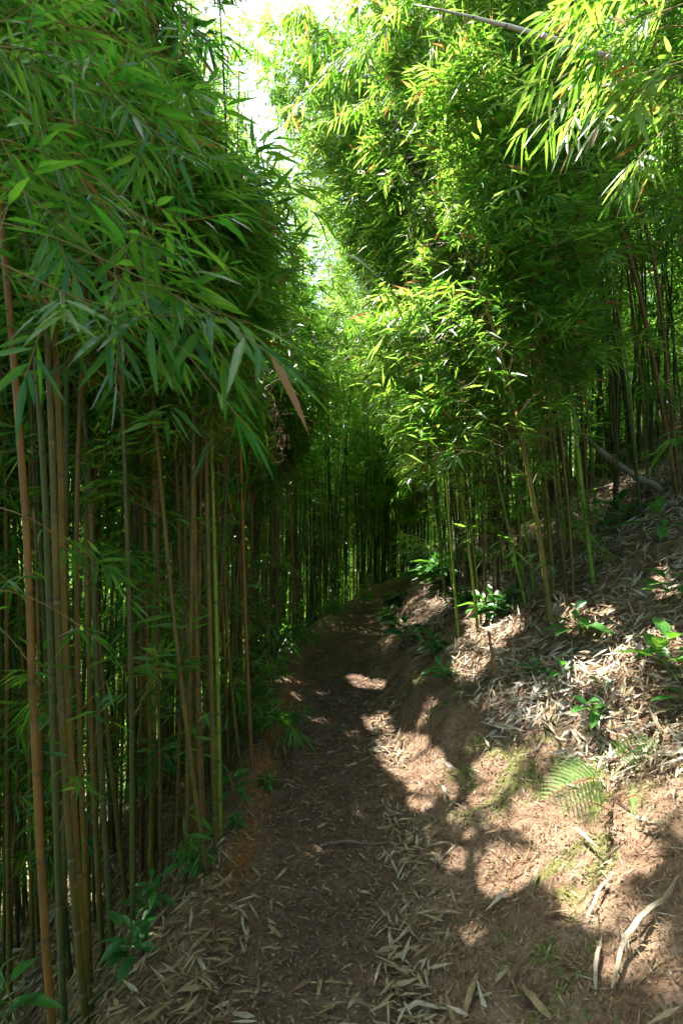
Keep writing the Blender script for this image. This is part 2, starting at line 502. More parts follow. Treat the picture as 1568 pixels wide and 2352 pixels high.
def litter():
    parts = []
    # thick cover on the right bank
    n = 230000
    y = U(1.0, 17, n); u = U(.4, 7.5, n)
    x = cen(y) + u
    edge = u_litter(y) + .35 * (vn(x * 2.2, y * 2.2, 21) - .5) + .12 * (vn(x * 7, y * 7, 22) - .5)
    pr = np.clip(.025 + sstep(-.15, .12, u - edge), 0, 1) * np.interp(y, [1, 4, 8, 17], [1, .9, .55, .3])
    pr *= .35 + .65 * sstep(.28, .5, vn(x * 3.1, y * 3.1, 23))
    k = rng.random(n) < pr
    x, y = x[k], y[k]; n = len(x)
    L = U(.05, .15, n) * (1 + .1 * (y > 5)); W = L * U(.10, .17, n)
    tone = np.clip(.34 + .62 * vn(x * 2.5, y * 2.5, 24) + rng.normal(0, .27, n), 0, 1)
    dn = math.pi + .3                      # mostly pointing down the bank
    yaw = np.where(rng.random(n) < .55, rng.normal(dn, .75, n), U(0, 6.28, n))
    parts.append(scatter_leaves(x, y, L, W, tone, 5, .32, .05, yaw))
    # path: loose leaves
    n = 1500
    y = .9 + 11 * rng.random(n) ** 1.3; u = U(-.5, .55, n); x = cen(y) + u
    k = rng.random(n) < .28 + .9 * sstep(.40, .66, vn(x * 4, y * 4, 25)); x, y = x[k], y[k]; n = len(x)
    L = U(.03, .11, n); W = L * U(.11, .19, n)
    parts.append(scatter_leaves(x, y, L, W, np.clip(rng.normal(.42, .2, n), 0, 1), 8, .12, .012))
    # windrow along the right foot of the path
    n = 2300
    y = 1.0 + 7 * rng.random(n) ** 1.5; u = rng.normal(np.interp(y, [1, 2, 2.6, 3.4, 5, 9], [.36, .38, .38, .34, .42, .45]), np.interp(y, [1, 2.2, 4], [.11, .055, .07]), n); x = cen(y) + u
    L = U(.03, .115, n); W = L * U(.10, .17, n)
    k = rng.random(n) < .2 + .8 * sstep(.35, .6, vn(x * 3, y * 3, 26)); x, y, L, W = x[k], y[k], L[k], W[k]; n = len(x)
    parts.append(scatter_leaves(x, y, L, W, np.clip(rng.normal(.46, .22, n), 0, 1), 8, .22, .03))
    # left shoulder: combed down the slope
    n = 21000
    y = .9 + 8 * rng.random(n) ** 1.6; u = -(.1 + 1.9 * rng.random(n) ** 1.5); x = cen(y) + u
    k = rng.random(n) < sstep(-.02, .15, -u - np.interp(y, [1, 2, 2.6, 3.1], [.06, .14, .30, .45]) - .12 * vn(x * 5, y * 5, 27)) * np.interp(y, [1, 3, 6], [1, .9, .35]); x, y = x[k], y[k]; n = len(x)
    L = U(.03, .125, n); W = L * U(.08, .16, n)
    yaw = rng.normal(math.pi + .55, .85, n)
    parts.append(scatter_leaves(x, y, L, W, np.clip(rng.normal(.25, .24, n), 0, 1), 5, .28, .04, yaw))
    # deep left slope
    n = 34000
    y = U(.5, 12, n); u = -U(1.3, 7.5, n); x = cen(y) + u
    L = U(.08, .19, n); W = L * U(.1, .16, n)
    parts.append(scatter_leaves(x, y, L, W, np.clip(rng.normal(.6, .25, n), 0, 1), 4, .3, .05))
    # crumbs and needles on bare earth
    n = 60000
    y = .9 + 5.5 * rng.random(n) ** 1.5; u = U(-.55, 2.1, n); x = cen(y) + u
    k = rng.random(n) < np.where(u > .35, .8, .35); x, y = x[k], y[k]; n = len(x)
    L = U(.008, .045, n); W = np.minimum(L * U(.06, .25, n), .005)
    parts.append(scatter_leaves(x, y, L, W, np.clip(rng.normal(.30, .22, n), 0, 1), 4, .25, .012))
    # thin twigs and leaf stalks
    n = 7000
    y = .9 + 7 * rng.random(n) ** 1.4; u = U(-.9, 3.0, n); x = cen(y) + u
    k = rng.random(n) < np.where(np.abs(u) < .4, .35, 1); x, y = x[k], y[k]; n = len(x)
    L = U(.04, .20, n); W = U(.0015, .004, n)
    parts.append(scatter_leaves(x, y, L, W, np.clip(rng.normal(.35, .28, n), 0, 1), 5, .15, .02))
    # dark broken crumbs pressed into the soil
    n = 30000
    y = .9 + 5.5 * rng.random(n) ** 1.5; u = U(-.6, 2.0, n); x = cen(y) + u
    L = U(.006, .022, n); W = L * U(.3, .7, n)
    parts.append(scatter_leaves(x, y, L, W, np.clip(rng.normal(.14, .16, n), 0, 1), 5, .5, .006))
    V, T, A = join(parts)
    o = obj('leaf_litter', V, T, DRY, None, A)
    tag(o, 'dry straw coloured bamboo leaves strewn over the bank and the path', 'leaf litter', kind='stuff')


litter()


def moss():
    n = 26000
    y = 1.5 + 7 * rng.random(n) ** 1.2; u = U(.45, 1.7, n); x = cen(y) + u
    ul = u_litter(y)
    m = sstep(.45, .75, u) * sstep(ul + .3, ul - .1, u) * sstep(.56, .76, vn(x * 3.2, y * 3.2, 31)) * sstep(.3, .6, vn(x * 15, y * 15, 32))
    k = rng.random(n) < m * .8; x, y = x[k], y[k]; n = len(x)
    N0 = Hn(x, y)
    B = np.stack([x, y, H(x, y)], -1)
    D = nrm(N0 + rng.normal(0, .55, (n, 3)))
    L = U(.008, .022, n)
    V, T, A = leaves(B, D, rng.normal(0, 1, (n, 3)), L, L * .35, U(0, .4, n), rng.random(n), np.zeros(n), 4)
    tag(obj('moss', V, T, FERN, None, A), 'green moss tufts on the bare earth band beside the path', 'moss', kind='stuff')


moss()


# ------------------------------------------------------------------ bamboo
def resample(P, n):
    P = np.asarray(P, float)
    s = np.concatenate([[0], np.cumsum(np.linalg.norm(np.diff(P, axis=0), axis=1))])
    t = np.linspace(0, s[-1], n)
    return np.stack([np.interp(t, s, P[:, i]) for i in range(3)], -1), s[-1]


def culm_geo(sp, r0, n=8, gap=.28, near=True):
    """tapered jointed bamboo culm along a spine"""
    P, Ln = resample(sp, 90)
    ks = np.linspace(0, Ln, 90)
    nodes = []; s = U(.03, .12)
    while s < Ln - .05:
        nodes.append(s); s += gap * U(.85, 1.15) * min(1, .45 + s / 1.2)
    st, rr, dd = [0.], [1.03], [0.]; pale = U(.1, 1.1)
    for q in nodes:
        if near:
            st += [q - .018, q - .005, q, q + .006, q + .02]; rr += [1, 1.02, 1.17, 1.03, .985]; dd += [0., .5 * pale * U(.3, 1.3), -.4, -.8, 0.]
        else:
            st += [q - .02, q, q + .02]; rr += [1, 1.12, .99]; dd += [.4, .3, -.5]
    st.append(Ln); rr.append(1.); dd.append(0.)
    st = np.array(st); o = np.argsort(st); st = np.clip(st[o], 0, Ln); rr = np.array(rr)[o]; dd = np.array(dd)[o]
    C = np.stack([np.interp(st, ks, P[:, i]) for i in range(3)], -1)
    C += np.cumsum(np.zeros_like(C), 0)
    tt = st / Ln
    rad = r0 * rr * (1 - .25 * tt - .62 * tt ** 3)
    V, T = tube(C, rad, n, (.8, .6, 0))
    d = np.repeat(dd, n); d = np.concatenate([d, [0, 0]])
    up = np.repeat(tt, n); up = np.concatenate([up, [0, 1]])
    A = np.stack([d, up, np.full(len(d), U(.15, .85))], -1)
    return V, T, A


def spine_eval(sp, t):
    P, _ = resample(sp, 80)
    k = np.linspace(0, 1, 80)
    X = np.stack([np.interp(t, k, P[:, i]) for i in range(3)], -1)
    X2 = np.stack([np.interp(np.minimum(t + .02, 1), k, P[:, i]) for i in range(3)], -1)
    X1 = np.stack([np.interp(np.maximum(t - .02, 0), k, P[:, i]) for i in range(3)], -1)
    return X, nrm(X2 - X1)


def spray_leaves(B, D, k, LL, tone0, dry_p=.05, lod=5, grav=.32, spread=.62):
    """fans of k leaves at twig ends. B (S,3), D (S,3)"""
    S = len(B)
    D = nrm(D)
    upv = nrm(np.array([0, 0, 1.0]) + rng.normal(0, .35, (S, 3)))
    side = nrm(np.cross(D, upv)); upv = np.cross(side, D)
    j = np.arange(k)
    fr = j / (k - 1)
    sgn = np.where(j % 2 == 0, 1, -1)
    sgn = np.where(j == k - 1, 0.0, sgn)
    ang = (sgn * (1.05 - .55 * fr))[None] * spread / .62 + rng.normal(0, .22, (S, k))
    tw = U(.05, .12, S) * LL / .12
    base = B[:, None] + D[:, None] * (tw[:, None] * fr[None])[..., None]
    d = D[:, None] * np.cos(ang)[..., None] + side[:, None] * np.sin(ang)[..., None] + upv[:, None] * rng.normal(0, .16, (S, k))[..., None]
    d[..., 2] -= grav * U(.3, 1.6, (S, k))
    n = upv[:, None] + rng.normal(0, .35, (S, k, 3))
    L = LL * U(.65, 1.2, (S, k)); W = L * U(.105, .15, (S, k))
    tone = np.clip(tone0 + rng.normal(0, .16, (S, 1)) + rng.normal(0, .16, (S, k)), 0, 1)
    dry = np.where(rng.random((S, k)) < dry_p, U(.25, 1, (S, k)), np.where(rng.random((S, k)) < .2, U(.15, .3, (S, k)), 0))
    keep = (rng.random((S, k)) > .1).ravel()
    f = lambda a: a.reshape(S * k, *a.shape[2:])[keep]
    return dict(B=f(base), D=f(d), N=f(n), L=f(L), W=f(W), droop=f(U(.02, .28, (S, k))), tone=f(tone), dry=f(dry), lod=lod), tw


def sel(d, m):
    return {k: (v if k == 'lod' else v[m]) for k, v in d.items()}


def crown(sp, nbr, t0=.35, Lb=(.45, .95), nspr=5, k=7, LL=.13, tone=.5, lod=5, bias=None, pw=.85, dry_p=.05, keepout=True, upto=1.0, droop=.38):
    tb = t0 + (upto - t0) * rng.random(nbr) ** pw
    low = rng.random(nbr) < .03
    tb = np.where(low, U(.06, max(t0, .08), nbr), tb)
    P, Tn = spine_eval(sp, tb)
    az = U(0, 2 * math.pi, nbr); el = R(1) * U(5, 68, nbr)
    d0 = np.stack([np.cos(az) * np.cos(el), np.sin(az) * np.cos(el), np.sin(el)], -1)
    d0 = nrm(d0 + Tn * .45)
    if bias is not None: d0 = nrm(d0 + np.asarray(bias, float))
    q = np.maximum((tb - t0) / (1 - t0 + 1e-6), .06)
    Ln = U(Lb[0], Lb[1], nbr) * (.6 + .9 * rng.random(nbr) ** 2) * (1 - .55 * q ** 2) * (.55 + .45 * np.minimum(1, q * 4))
    s = np.linspace(0, 1, 5)
    br = P[:, None] + d0[:, None] * (Ln[:, None] * s)[..., None]
    br[..., 2] -= droop * Ln[:, None] * s ** 2.2
    ss = np.concatenate([U(.25, .95, (nbr, nspr - 1)), np.ones((nbr, 1))], 1)
    i0 = np.minimum((ss * 4).astype(int), 3); fr = ss * 4 - i0
    r_ = np.arange(nbr)[:, None]
    pa, pb = br[r_, i0], br[r_, i0 + 1]
    SB = pa + (pb - pa) * fr[..., None]
    SD = nrm(pb - pa) + rng.normal(0, .48, (nbr, nspr, 3)); SD[..., 2] -= .05
    SD = nrm(SD)
    off = U(.03, .16, (nbr, nspr)); off[:, -1] = 0
    SB2 = SB + SD * off[..., None]
    tws = np.stack([SB, SB2 + SD * .05], 2).reshape(-1, 2, 3)
    lv, _ = spray_leaves(SB2.reshape(-1, 3), SD.reshape(-1, 3), k, LL, tone, dry_p, lod)
    return lv, br, tws


def in_gap(B):
    gl = np.interp(B[:, 1], [2.5, 5.4, 8.4], [-.75, -1.0, -.88])
    gr = np.interp(B[:, 1], [2.5, 4.8, 6.1, 7.1], [.8, .3, -.45, -.95])
    wob = .8 * (vn(B[:, 1] * 1.1, B[:, 2] * 1.1, 51) - .5) + .55 * (vn(B[:, 1] * 3.1 + B[:, 0], B[:, 2] * 3.1, 52) - .5)
    return (B[:, 0] > gl + wob) & (B[:, 0] < gr + wob) & (B[:, 2] > 3.2) & (B[:, 1] > .5)


def clear_view(B):
    """air kept free along the path and round the camera"""
    u = B[:, 0] - cen(B[:, 1])
    d = np.linalg.norm(B - CAM, axis=1)
    ug = np.interp(B[:, 2], [0, 1.2, 1.8, 2.2, 2.7], [.45, .5, .5, .35, 0]) * np.interp(B[:, 1], [6, 11], [1, .6])
    gap = in_gap(B)
    return gap | (np.abs(u) < ug) & (B[:, 1] < 12) | (d < 1.05) | (B[:, 2] < H(B[:, 0], B[:, 1]) + .02)


def bay(B):
    """uneven recesses along the path side of the left stand"""
    u = B[:, 0] - cen(B[:, 1])
    deep = 1.7 * np.maximum(vn(B[:, 1] * .8, B[:, 2] * .7, 53) - .25, 0) + .25 * vn(B[:, 1] * 3, B[:, 2] * 3, 54)
    return (u > -deep) & (B[:, 1] > 5) & (B[:, 2] > 1.3 + vn(B[:, 1] * 1.3, B[:, 0], 55))


N_LEAF = [0]


def foliage_obj(V, T, A, tw, root, base):
    """leaves and the fine branches that carry them, one part"""
    nt = len(T)
    if tw:
        V2, T2, _ = join(tw)
        T = np.vstack([T, T2 + len(V)]); V = np.vstack([V, V2]); A = np.vstack([A, np.zeros((len(V2), 3))])
    o = obj('foliage', V, T, LEAF, root, A, origin=base)
    if tw:
        o.data.materials.append(TWIG)
        mi = np.zeros(len(T), np.int32); mi[nt:] = 1
        o.data.polygons.foreach_set('material_index', mi)
    return o


DBG = []


def bamboo(sp, r0, colour, label, group, nbr=50, near=False, sheath=False, extra=None, twig_r=.0022, culm_n=8, **cr):
    sp = resample(sp, 60)[0]
    cut = np.where(in_gap(sp) & (np.arange(60) > 22))[0]
    if len(cut): sp = sp[:cut[0] + 2]
    base = np.array(sp[0], float)
    root = thing('bamboo', base, label, 'bamboo', group)
    V, T, A = culm_geo(sp, r0, culm_n, U(.26, .36), near)
    obj('culm', V, T, CULM[colour], root, A, origin=base)
    lvs, tw_parts = [], []
    cr['LL'] = cr.get('LL', .13) * U(.82, 1.28); cr['tone'] = cr.get('tone', .5) + U(-.13, .13)
    if nbr:
        lv, br, tws = crown(sp, nbr, **cr)
        m = ~(clear_view(lv['B']) | clear_view(lv['B'] + nrm(lv['D']) * lv['L'][:, None]) | in_sunlane(lv['B'], 0) | in_sunlane(lv['B'] + nrm(lv['D']) * lv['L'][:, None] * .8, 0))
        if base[0] < cen(base[1]) and base[1] > 3.5: m &= ~bay(lv['B'])
        lvs.append(sel(lv, m))
        rad = np.broadcast_to(np.linspace(twig_r, twig_r * .35, 5), br.shape[:2])
        kb = ~(clear_view(br[:, 2]) | clear_view(br[:, 4]) | in_sunlane(br[:, 2], 0) | in_sunlane(br[:, 4], 0))
        if kb.any(): tw_parts.append(twigs(br[kb], rad[kb]))
        kt = ~(clear_view(tws[:, 1]) | in_sunlane(tws[:, 1]))
        if kt.any(): tw_parts.append(twigs(tws[kt], np.broadcast_to(np.array([twig_r * .45, twig_r * .3]), (int(kt.sum()), 2))))
    for e in extra or []:
        lvs.append(e[0]); tw_parts += e[1]
    parts = [leaves(**lv) for lv in lvs if len(lv['B'])]
    if parts:
        V, T, A = join(parts); N_LEAF[0] += len(T)
        foliage_obj(V, T, A, tw_parts, root, base)
    if not sheath and near and rng.random() < .0: sheath = U(.04, .3)
    if sheath:
        P, Tn = spine_eval(sp, np.array([sheath, sheath + .035]))
        n = 7
        C = np.linspace(P[0], P[1], n)
        V, T = tube(C, r0 * np.array([1.05, 1.12, 1.17, 1.2, 1.19, 1.12, 1.0]), 9, (.8, .6, 0), False)
        obj('sheath', V, T, SHEATH, root, None, origin=base)
    return root


def hand_branch(pts, nspr, k=7, LL=.15, tone=.5, lod=8, r=.003, dry_p=.08, grav=.5, jit=.5, s0=.2):
    """one branch laid through points, with leaf fans along it"""
    P, _ = resample(pts, 8)
    s = np.concatenate([U(s0, .97, nspr - 1), [1.0]])
    X, Tn = spine_eval(P, s)
    D = nrm(Tn + rng.normal(0, jit, X.shape))
    B = X + D * U(.0, .10, len(X))[:, None]
    lv, _ = spray_leaves(B, D, k, LL, tone, dry_p, lod, grav)
    t = [twigs(P[None], np.linspace(r, r * .4, 8)[None]), twigs(np.stack([X, B + D * .08], 1), np.full((len(X), 2), .001))]
    return lv, t


def spine_free(x, y, Ht, lean, arch, pw=2.6, n=26):
    z0 = float(H(x, y)) - .03
    t = np.linspace(0, 1, n)
    ar = np.linalg.norm(arch)
    zz = Ht * (t - .30 * min(1.2, ar) * t ** 3.2)
    w1, w2 = U(-1, 1, 2) * .03
    return np.stack([x + lean[0] * Ht * t + arch[0] * Ht * t ** pw + w1 * np.sin(t * 9 + x * 7), y + lean[1] * Ht * t + arch[1] * Ht * t ** pw + w2 * np.sin(t * 8 + y), z0 + zz], -1)


def spine_px(pts, Ht, arch, back=0.0, ground=True, dep=None):
    """culm through picture points (bottom last); the base stands where its last point meets the ground"""
    pts = sorted(pts, key=lambda p: p[1])
    b = hit(*pts[-1]) if ground else at(*pts[-1], dep)
    d0 = b[1]
    zs, xs, ysd = [], [], []
    for px, py in pts[::-1]:
        d = d0 + back * max(0, (pts[-1][1] - py)) / 1000
        p = at(px, py, d)
        zs.append(p[2]); xs.append(p[0]); ysd.append(p[1])
    zs = np.array(zs); zs[0] = b[2] if ground else zs[0]
    z0 = float(H(xs[0], ysd[0])) - .03
    if not ground:                      # carry the line on below the frame down to the slope
        s = (xs[1] - xs[0]) / max(zs[1] - zs[0], 1e-3)
        x_, z_ = xs[0], zs[0]
        for _ in range(200):
            if z_ <= float(H(x_, ysd[0])): break
            z_ -= .02; x_ -= s * .02
        zs = np.concatenate([[z_ - .03], zs]); xs = [x_] + xs; ysd = [ysd[0]] + ysd; z0 = z_ - .03
    zt = zs[-1]
    deg = 2 if len(zs) > 2 else 1
    cf = np.polyfit(zs, xs, deg)
    z = np.linspace(z0, z0 + Ht, 40)
    x = np.polyval(cf, np.minimum(z, zt))
    sl = np.polyval(np.polyder(cf), zt)
    sl = np.clip(sl, -.3, .3)
    over = np.maximum(z - zt, 0)
    x = x + over * sl
    y = np.interp(z, zs, ysd)
    q = over / max(Ht - (zt - z0), .3)
    x = x + arch[0] * Ht * q ** 2.0; y = y + arch[1] * Ht * q ** 2.0
    z = z - .25 * np.linalg.norm(arch) * Ht * q ** 2.6
    return np.stack([x, y, z], -1)


SUNNY += [at(1270, 1830, 2.2), at(1320, 1800, 2.2), at(1370, 1790, 2.3), at(1440, 1750, 2.4), at(1310, 1440, 3.3), at(1530, 1350, 2.9),
          at(1530, 1530, 2.6), at(1140, 1390, 4.2), at(1060, 1360, 4.8), at(1330, 1850, 2.15)]

# --- front row left of the path -----------------------------------------------------------------
def f3(*p): return [(x * .5, y * .5 + 784) for x, y in p]       # from the close look at the left middle
def f5(*p): return [(x * .5, y * .5 + 1568) for x, y in p]      # from the close look at the lower left
def f4(*p): return [(x * .5 + 784, y * .5 + 784) for x, y in p]  # right middle


LEFT = [  # points, colour, radius, depth when the base is below the frame, label
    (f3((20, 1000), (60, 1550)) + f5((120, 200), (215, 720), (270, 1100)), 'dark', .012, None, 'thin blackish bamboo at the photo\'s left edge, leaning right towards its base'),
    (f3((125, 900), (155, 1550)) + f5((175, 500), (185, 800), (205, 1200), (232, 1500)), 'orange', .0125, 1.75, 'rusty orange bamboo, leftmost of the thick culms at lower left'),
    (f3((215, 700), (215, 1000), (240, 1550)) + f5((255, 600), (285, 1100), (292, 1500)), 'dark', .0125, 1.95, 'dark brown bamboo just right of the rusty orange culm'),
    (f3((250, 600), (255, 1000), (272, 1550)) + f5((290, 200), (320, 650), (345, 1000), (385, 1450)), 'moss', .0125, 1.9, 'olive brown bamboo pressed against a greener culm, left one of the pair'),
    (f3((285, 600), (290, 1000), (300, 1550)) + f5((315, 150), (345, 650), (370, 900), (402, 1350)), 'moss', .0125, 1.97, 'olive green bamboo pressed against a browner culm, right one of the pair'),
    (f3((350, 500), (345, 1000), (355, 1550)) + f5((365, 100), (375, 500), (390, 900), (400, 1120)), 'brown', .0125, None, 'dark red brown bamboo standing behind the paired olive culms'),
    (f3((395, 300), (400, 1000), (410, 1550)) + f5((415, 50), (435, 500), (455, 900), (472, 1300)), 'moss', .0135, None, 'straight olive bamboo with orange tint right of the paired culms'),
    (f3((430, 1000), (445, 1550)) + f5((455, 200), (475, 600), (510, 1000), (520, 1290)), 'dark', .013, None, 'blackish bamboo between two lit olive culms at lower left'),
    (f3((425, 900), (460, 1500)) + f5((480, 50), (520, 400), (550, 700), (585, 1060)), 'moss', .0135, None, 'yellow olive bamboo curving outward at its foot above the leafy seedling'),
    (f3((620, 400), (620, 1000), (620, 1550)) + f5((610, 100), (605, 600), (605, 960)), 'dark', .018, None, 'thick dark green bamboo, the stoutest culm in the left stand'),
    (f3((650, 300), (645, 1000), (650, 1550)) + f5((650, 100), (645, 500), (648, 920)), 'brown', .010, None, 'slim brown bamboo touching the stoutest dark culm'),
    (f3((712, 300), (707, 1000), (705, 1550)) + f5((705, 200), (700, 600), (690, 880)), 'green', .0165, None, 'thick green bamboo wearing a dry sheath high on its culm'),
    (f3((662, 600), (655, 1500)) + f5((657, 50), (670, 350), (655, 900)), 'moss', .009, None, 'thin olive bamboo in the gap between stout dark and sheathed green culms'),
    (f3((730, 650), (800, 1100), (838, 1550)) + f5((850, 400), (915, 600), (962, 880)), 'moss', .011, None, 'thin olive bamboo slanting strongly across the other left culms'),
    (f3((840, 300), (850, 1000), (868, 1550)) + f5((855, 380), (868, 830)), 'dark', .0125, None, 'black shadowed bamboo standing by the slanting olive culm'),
    (f3((885, 200), (905, 1000), (905, 1550)) + f5((910, 250), (928, 500), (945, 810)), 'brown', .015, None, 'thick red brown bamboo right of the black shadowed culm'),
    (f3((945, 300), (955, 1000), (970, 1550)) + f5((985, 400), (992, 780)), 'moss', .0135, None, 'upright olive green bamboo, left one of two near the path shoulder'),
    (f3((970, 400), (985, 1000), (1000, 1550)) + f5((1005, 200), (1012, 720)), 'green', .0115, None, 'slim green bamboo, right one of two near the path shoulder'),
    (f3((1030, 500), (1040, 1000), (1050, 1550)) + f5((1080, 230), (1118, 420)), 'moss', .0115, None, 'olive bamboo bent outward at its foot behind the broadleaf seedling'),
    (f3((1100, 300), (1120, 1000), (1135, 1550)) + f5((1150, 200), (1157, 390)), 'orange', .0125, None, 'orange olive bamboo at the brink of the path, foot beside the seedling'),
    (f3((1180, 900), (1185, 1300), (1190, 1560)), 'dark', .016, None, 'dark bamboo right of the orange olive one on the path brink'),
    (f3((1325, 600), (1360, 1390), (1362, 1440)), 'orange', .010, None, 'short stretch of bright orange culm at the path brink by drooping sprouts'),
]
for pts, colour, r, dep, label in LEFT:
    arch = (U(-.10, .08), U(-.05, .12))
    sp = spine_px(pts, U(6.8, 8.6), arch, back=.12, ground=dep is None, dep=dep)
    bamboo(sp, r, colour, label, 'bamboo in the front row left of the path', nbr=int(U(85, 105)), near=True, culm_n=12,
           sheath=.30 if 'sheath' in label else False,
           t0=.52, Lb=(.4, .85), droop=.25, nspr=5, k=7, LL=.125, tone=.38, lod=5, pw=.85)
LEFT_XY = []

# --- front row on the right bank ---------------------------------------------------------------
RIGHT = [
    (f4((1025, 0), (1040, 150), (1070, 400), (1100, 650), (1130, 900), (1157, 1130)), 'green', .019, 'stout bright green bamboo with clear joints, the nearest culm on the leaf covered bank'),
    (f4((770, 200), (815, 430), (870, 650), (905, 850), (930, 1050), (957, 1300)), 'olive', .019, 'yellow olive bamboo whose foot stands lowest on the right bank'),
    (f4((700, 200), (760, 450), (800, 600), (830, 800), (870, 1050), (890, 1180)), 'green', .014, 'slender green bamboo just left of the lowest standing olive culm'),
    (f4((640, 220), (690, 530), (740, 720), (770, 880), (820, 1100), (850, 1240)), 'green', .011, 'thin green bamboo, leftmost of the culms standing in the bank\'s leaf litter'),
    (f4((900, 330), (935, 600), (950, 850), (977, 1195)), 'olive', .013, 'slim olive bamboo right of the lowest standing olive culm'),
    (f4((950, 400), (985, 700), (1010, 950), (1037, 1185)), 'brown', .013, 'brown bamboo, left one of two brown culms beside the stout green culm'),
    (f4((1010, 470), (1040, 750), (1050, 900), (1066, 1195)), 'brown', .011, 'thin dark brown bamboo, right one of two beside the stout green culm'),
    (f4((940, 60), (985, 300), (1020, 600), (1050, 890)), 'brown', .021, 'thick brown bamboo behind the stout green culm on the bank'),
    (f4((1250, 0), (1290, 200), (1320, 450), (1332, 575)), 'brown', .026, 'thick grey brown bamboo above the fallen log'),
    (f4((1355, 60), (1330, 250), (1310, 450), (1300, 572)), 'grey', .017, 'pale shiny bamboo leaning right, by the upper end of the slope log'),
    (f4((1410, 0), (1470, 250), (1500, 500), (1545, 720)), 'orange', .020, 'orange brown bamboo at the right edge of the photo above the bank'),
    (f4((1480, 0), (1510, 250), (1530, 500), (1556, 690)), 'brown', .018, 'brown bamboo at the right edge, behind the orange brown one'),
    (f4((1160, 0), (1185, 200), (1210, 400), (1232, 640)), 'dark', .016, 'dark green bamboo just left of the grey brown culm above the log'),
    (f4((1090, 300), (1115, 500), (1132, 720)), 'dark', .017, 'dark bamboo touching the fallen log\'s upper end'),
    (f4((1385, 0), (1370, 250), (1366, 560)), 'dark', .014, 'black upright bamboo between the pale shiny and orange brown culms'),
]
for i, (pts, colour, r, label) in enumerate(RIGHT):
    up = hit(*pts[-1])
    sp = spine_px(pts, U(6.2, 7.8), (-U(.22, .42), U(-.06, .10)), back=.25)
    bamboo(sp, r, colour, label, 'bamboo in the front row on the right bank', nbr=int(U(95, 120)), near=True, culm_n=12, bias=(-.25, -.2, 0),
           t0=.33, Lb=(.45, 1.05), droop=.28, nspr=5, k=7, LL=.125, tone=.62, lod=5, pw=1.0)

# --- stands grown freely -----------------------------------------------------------------------
TAKEN = []


def free_spot(x, y, dmin):
    for a, b in TAKEN:
        if (a - x) ** 2 + (b - y) ** 2 < dmin * dmin: return False
    TAKEN.append((x, y)); return True


def stand(n, ylo, yhi, ulo, uhi, side, label, group, colours, H_=(6.5, 8.5), lean=(0, 0), arch=((-.1, .1), (-.05, .1)), nbr=(36, 50),
          r=(.008, .0135), dmin=.095, upow=1.5, ypow=1.0, lod=5, tone=.45, LL=.13, t0=.38, nspr=5, k=7, Lb=(.45, .9), pw=.85, bias=None, t0f=None, droop=.36):
    made = tries = 0
    while made < n and tries < n * 40:
        tries += 1
        y = ylo + (yhi - ylo) * rng.random() ** ypow
        u = side * (ulo + (uhi - ulo) * rng.random() ** upow)
        x = float(cen(y)) + u
        if not free_spot(x, y, dmin): continue
        far = max(0, abs(u) - .6)
        sp = spine_free(x, y, U(*H_), (lean[0] * U(.4, 1.4) + rng.normal(0, .028), lean[1] + rng.normal(0, .02)), (U(*arch[0]), U(*arch[1])))
        tt0 = float(np.clip(t0f[0] - t0f[1] * (abs(u) - .6), t0f[2], t0f[0])) if t0f else t0
        tt0 = max(.05, tt0 + U(-.07, .08))
        c = colours[int(rng.integers(len(colours)))]
        cn = {'grey': 'pale grey green', 'dark': 'blackish', 'olive': 'olive', 'moss': 'shaded olive', 'green': 'green', 'brown': 'brown'}[c]
        bamboo(sp, U(*r), c, cn + ' stemmed ' + label, group + ', ' + cn + ' stems', nbr=int(U(*nbr)), near=y < 6, culm_n=8 if y < 6 else 6,
               t0=tt0, Lb=Lb, nspr=nspr, k=k, LL=LL, tone=tone + U(-.08, .08), lod=lod, pw=pw, bias=bias, droop=droop)
        made += 1


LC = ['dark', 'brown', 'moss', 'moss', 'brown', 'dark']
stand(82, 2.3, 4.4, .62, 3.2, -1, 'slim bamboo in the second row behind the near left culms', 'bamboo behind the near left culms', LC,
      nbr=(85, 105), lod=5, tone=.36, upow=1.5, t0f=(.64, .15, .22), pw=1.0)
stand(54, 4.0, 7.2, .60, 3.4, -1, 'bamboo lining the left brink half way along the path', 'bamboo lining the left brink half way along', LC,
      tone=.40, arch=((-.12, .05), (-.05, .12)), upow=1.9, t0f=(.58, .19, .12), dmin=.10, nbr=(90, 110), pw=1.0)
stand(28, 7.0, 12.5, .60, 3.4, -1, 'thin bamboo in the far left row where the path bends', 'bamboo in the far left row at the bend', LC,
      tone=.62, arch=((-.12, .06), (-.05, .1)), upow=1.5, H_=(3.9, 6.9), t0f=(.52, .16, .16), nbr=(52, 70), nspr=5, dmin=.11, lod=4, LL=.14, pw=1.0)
RC = ['green', 'green', 'olive', 'dark', 'brown', 'green', 'olive']
stand(48, 4.6, 7.4, 1.0, 3.8, 1, 'slender bamboo half way along the right bank behind the front culms', 'bamboo half way along the right bank', RC,
      H_=(5.2, 7.2), lean=(-.06, 0), arch=((-.36, -.10), (-.1, .08)), tone=.66, t0=.35, droop=.26, nbr=(58, 76), upow=1.3, LL=.14, bias=(-.5, -.3, 0), pw=1.05, Lb=(.7, 1.4))
stand(26, 7.2, 13, .75, 3.8, 1, 'thin bamboo overhanging the far end of the path from the right bank', 'bamboo at the far end of the right bank', RC,
      H_=(5.2, 7.8), lean=(-.06, 0), arch=((-.48, -.12), (-.1, .08)), tone=.66, t0=.29, droop=.26, nbr=(105, 130), upow=1.3, dmin=.15, bias=(-.45, -.3, 0), pw=1.05, Lb=(.7, 1.35), lod=4, LL=.14)
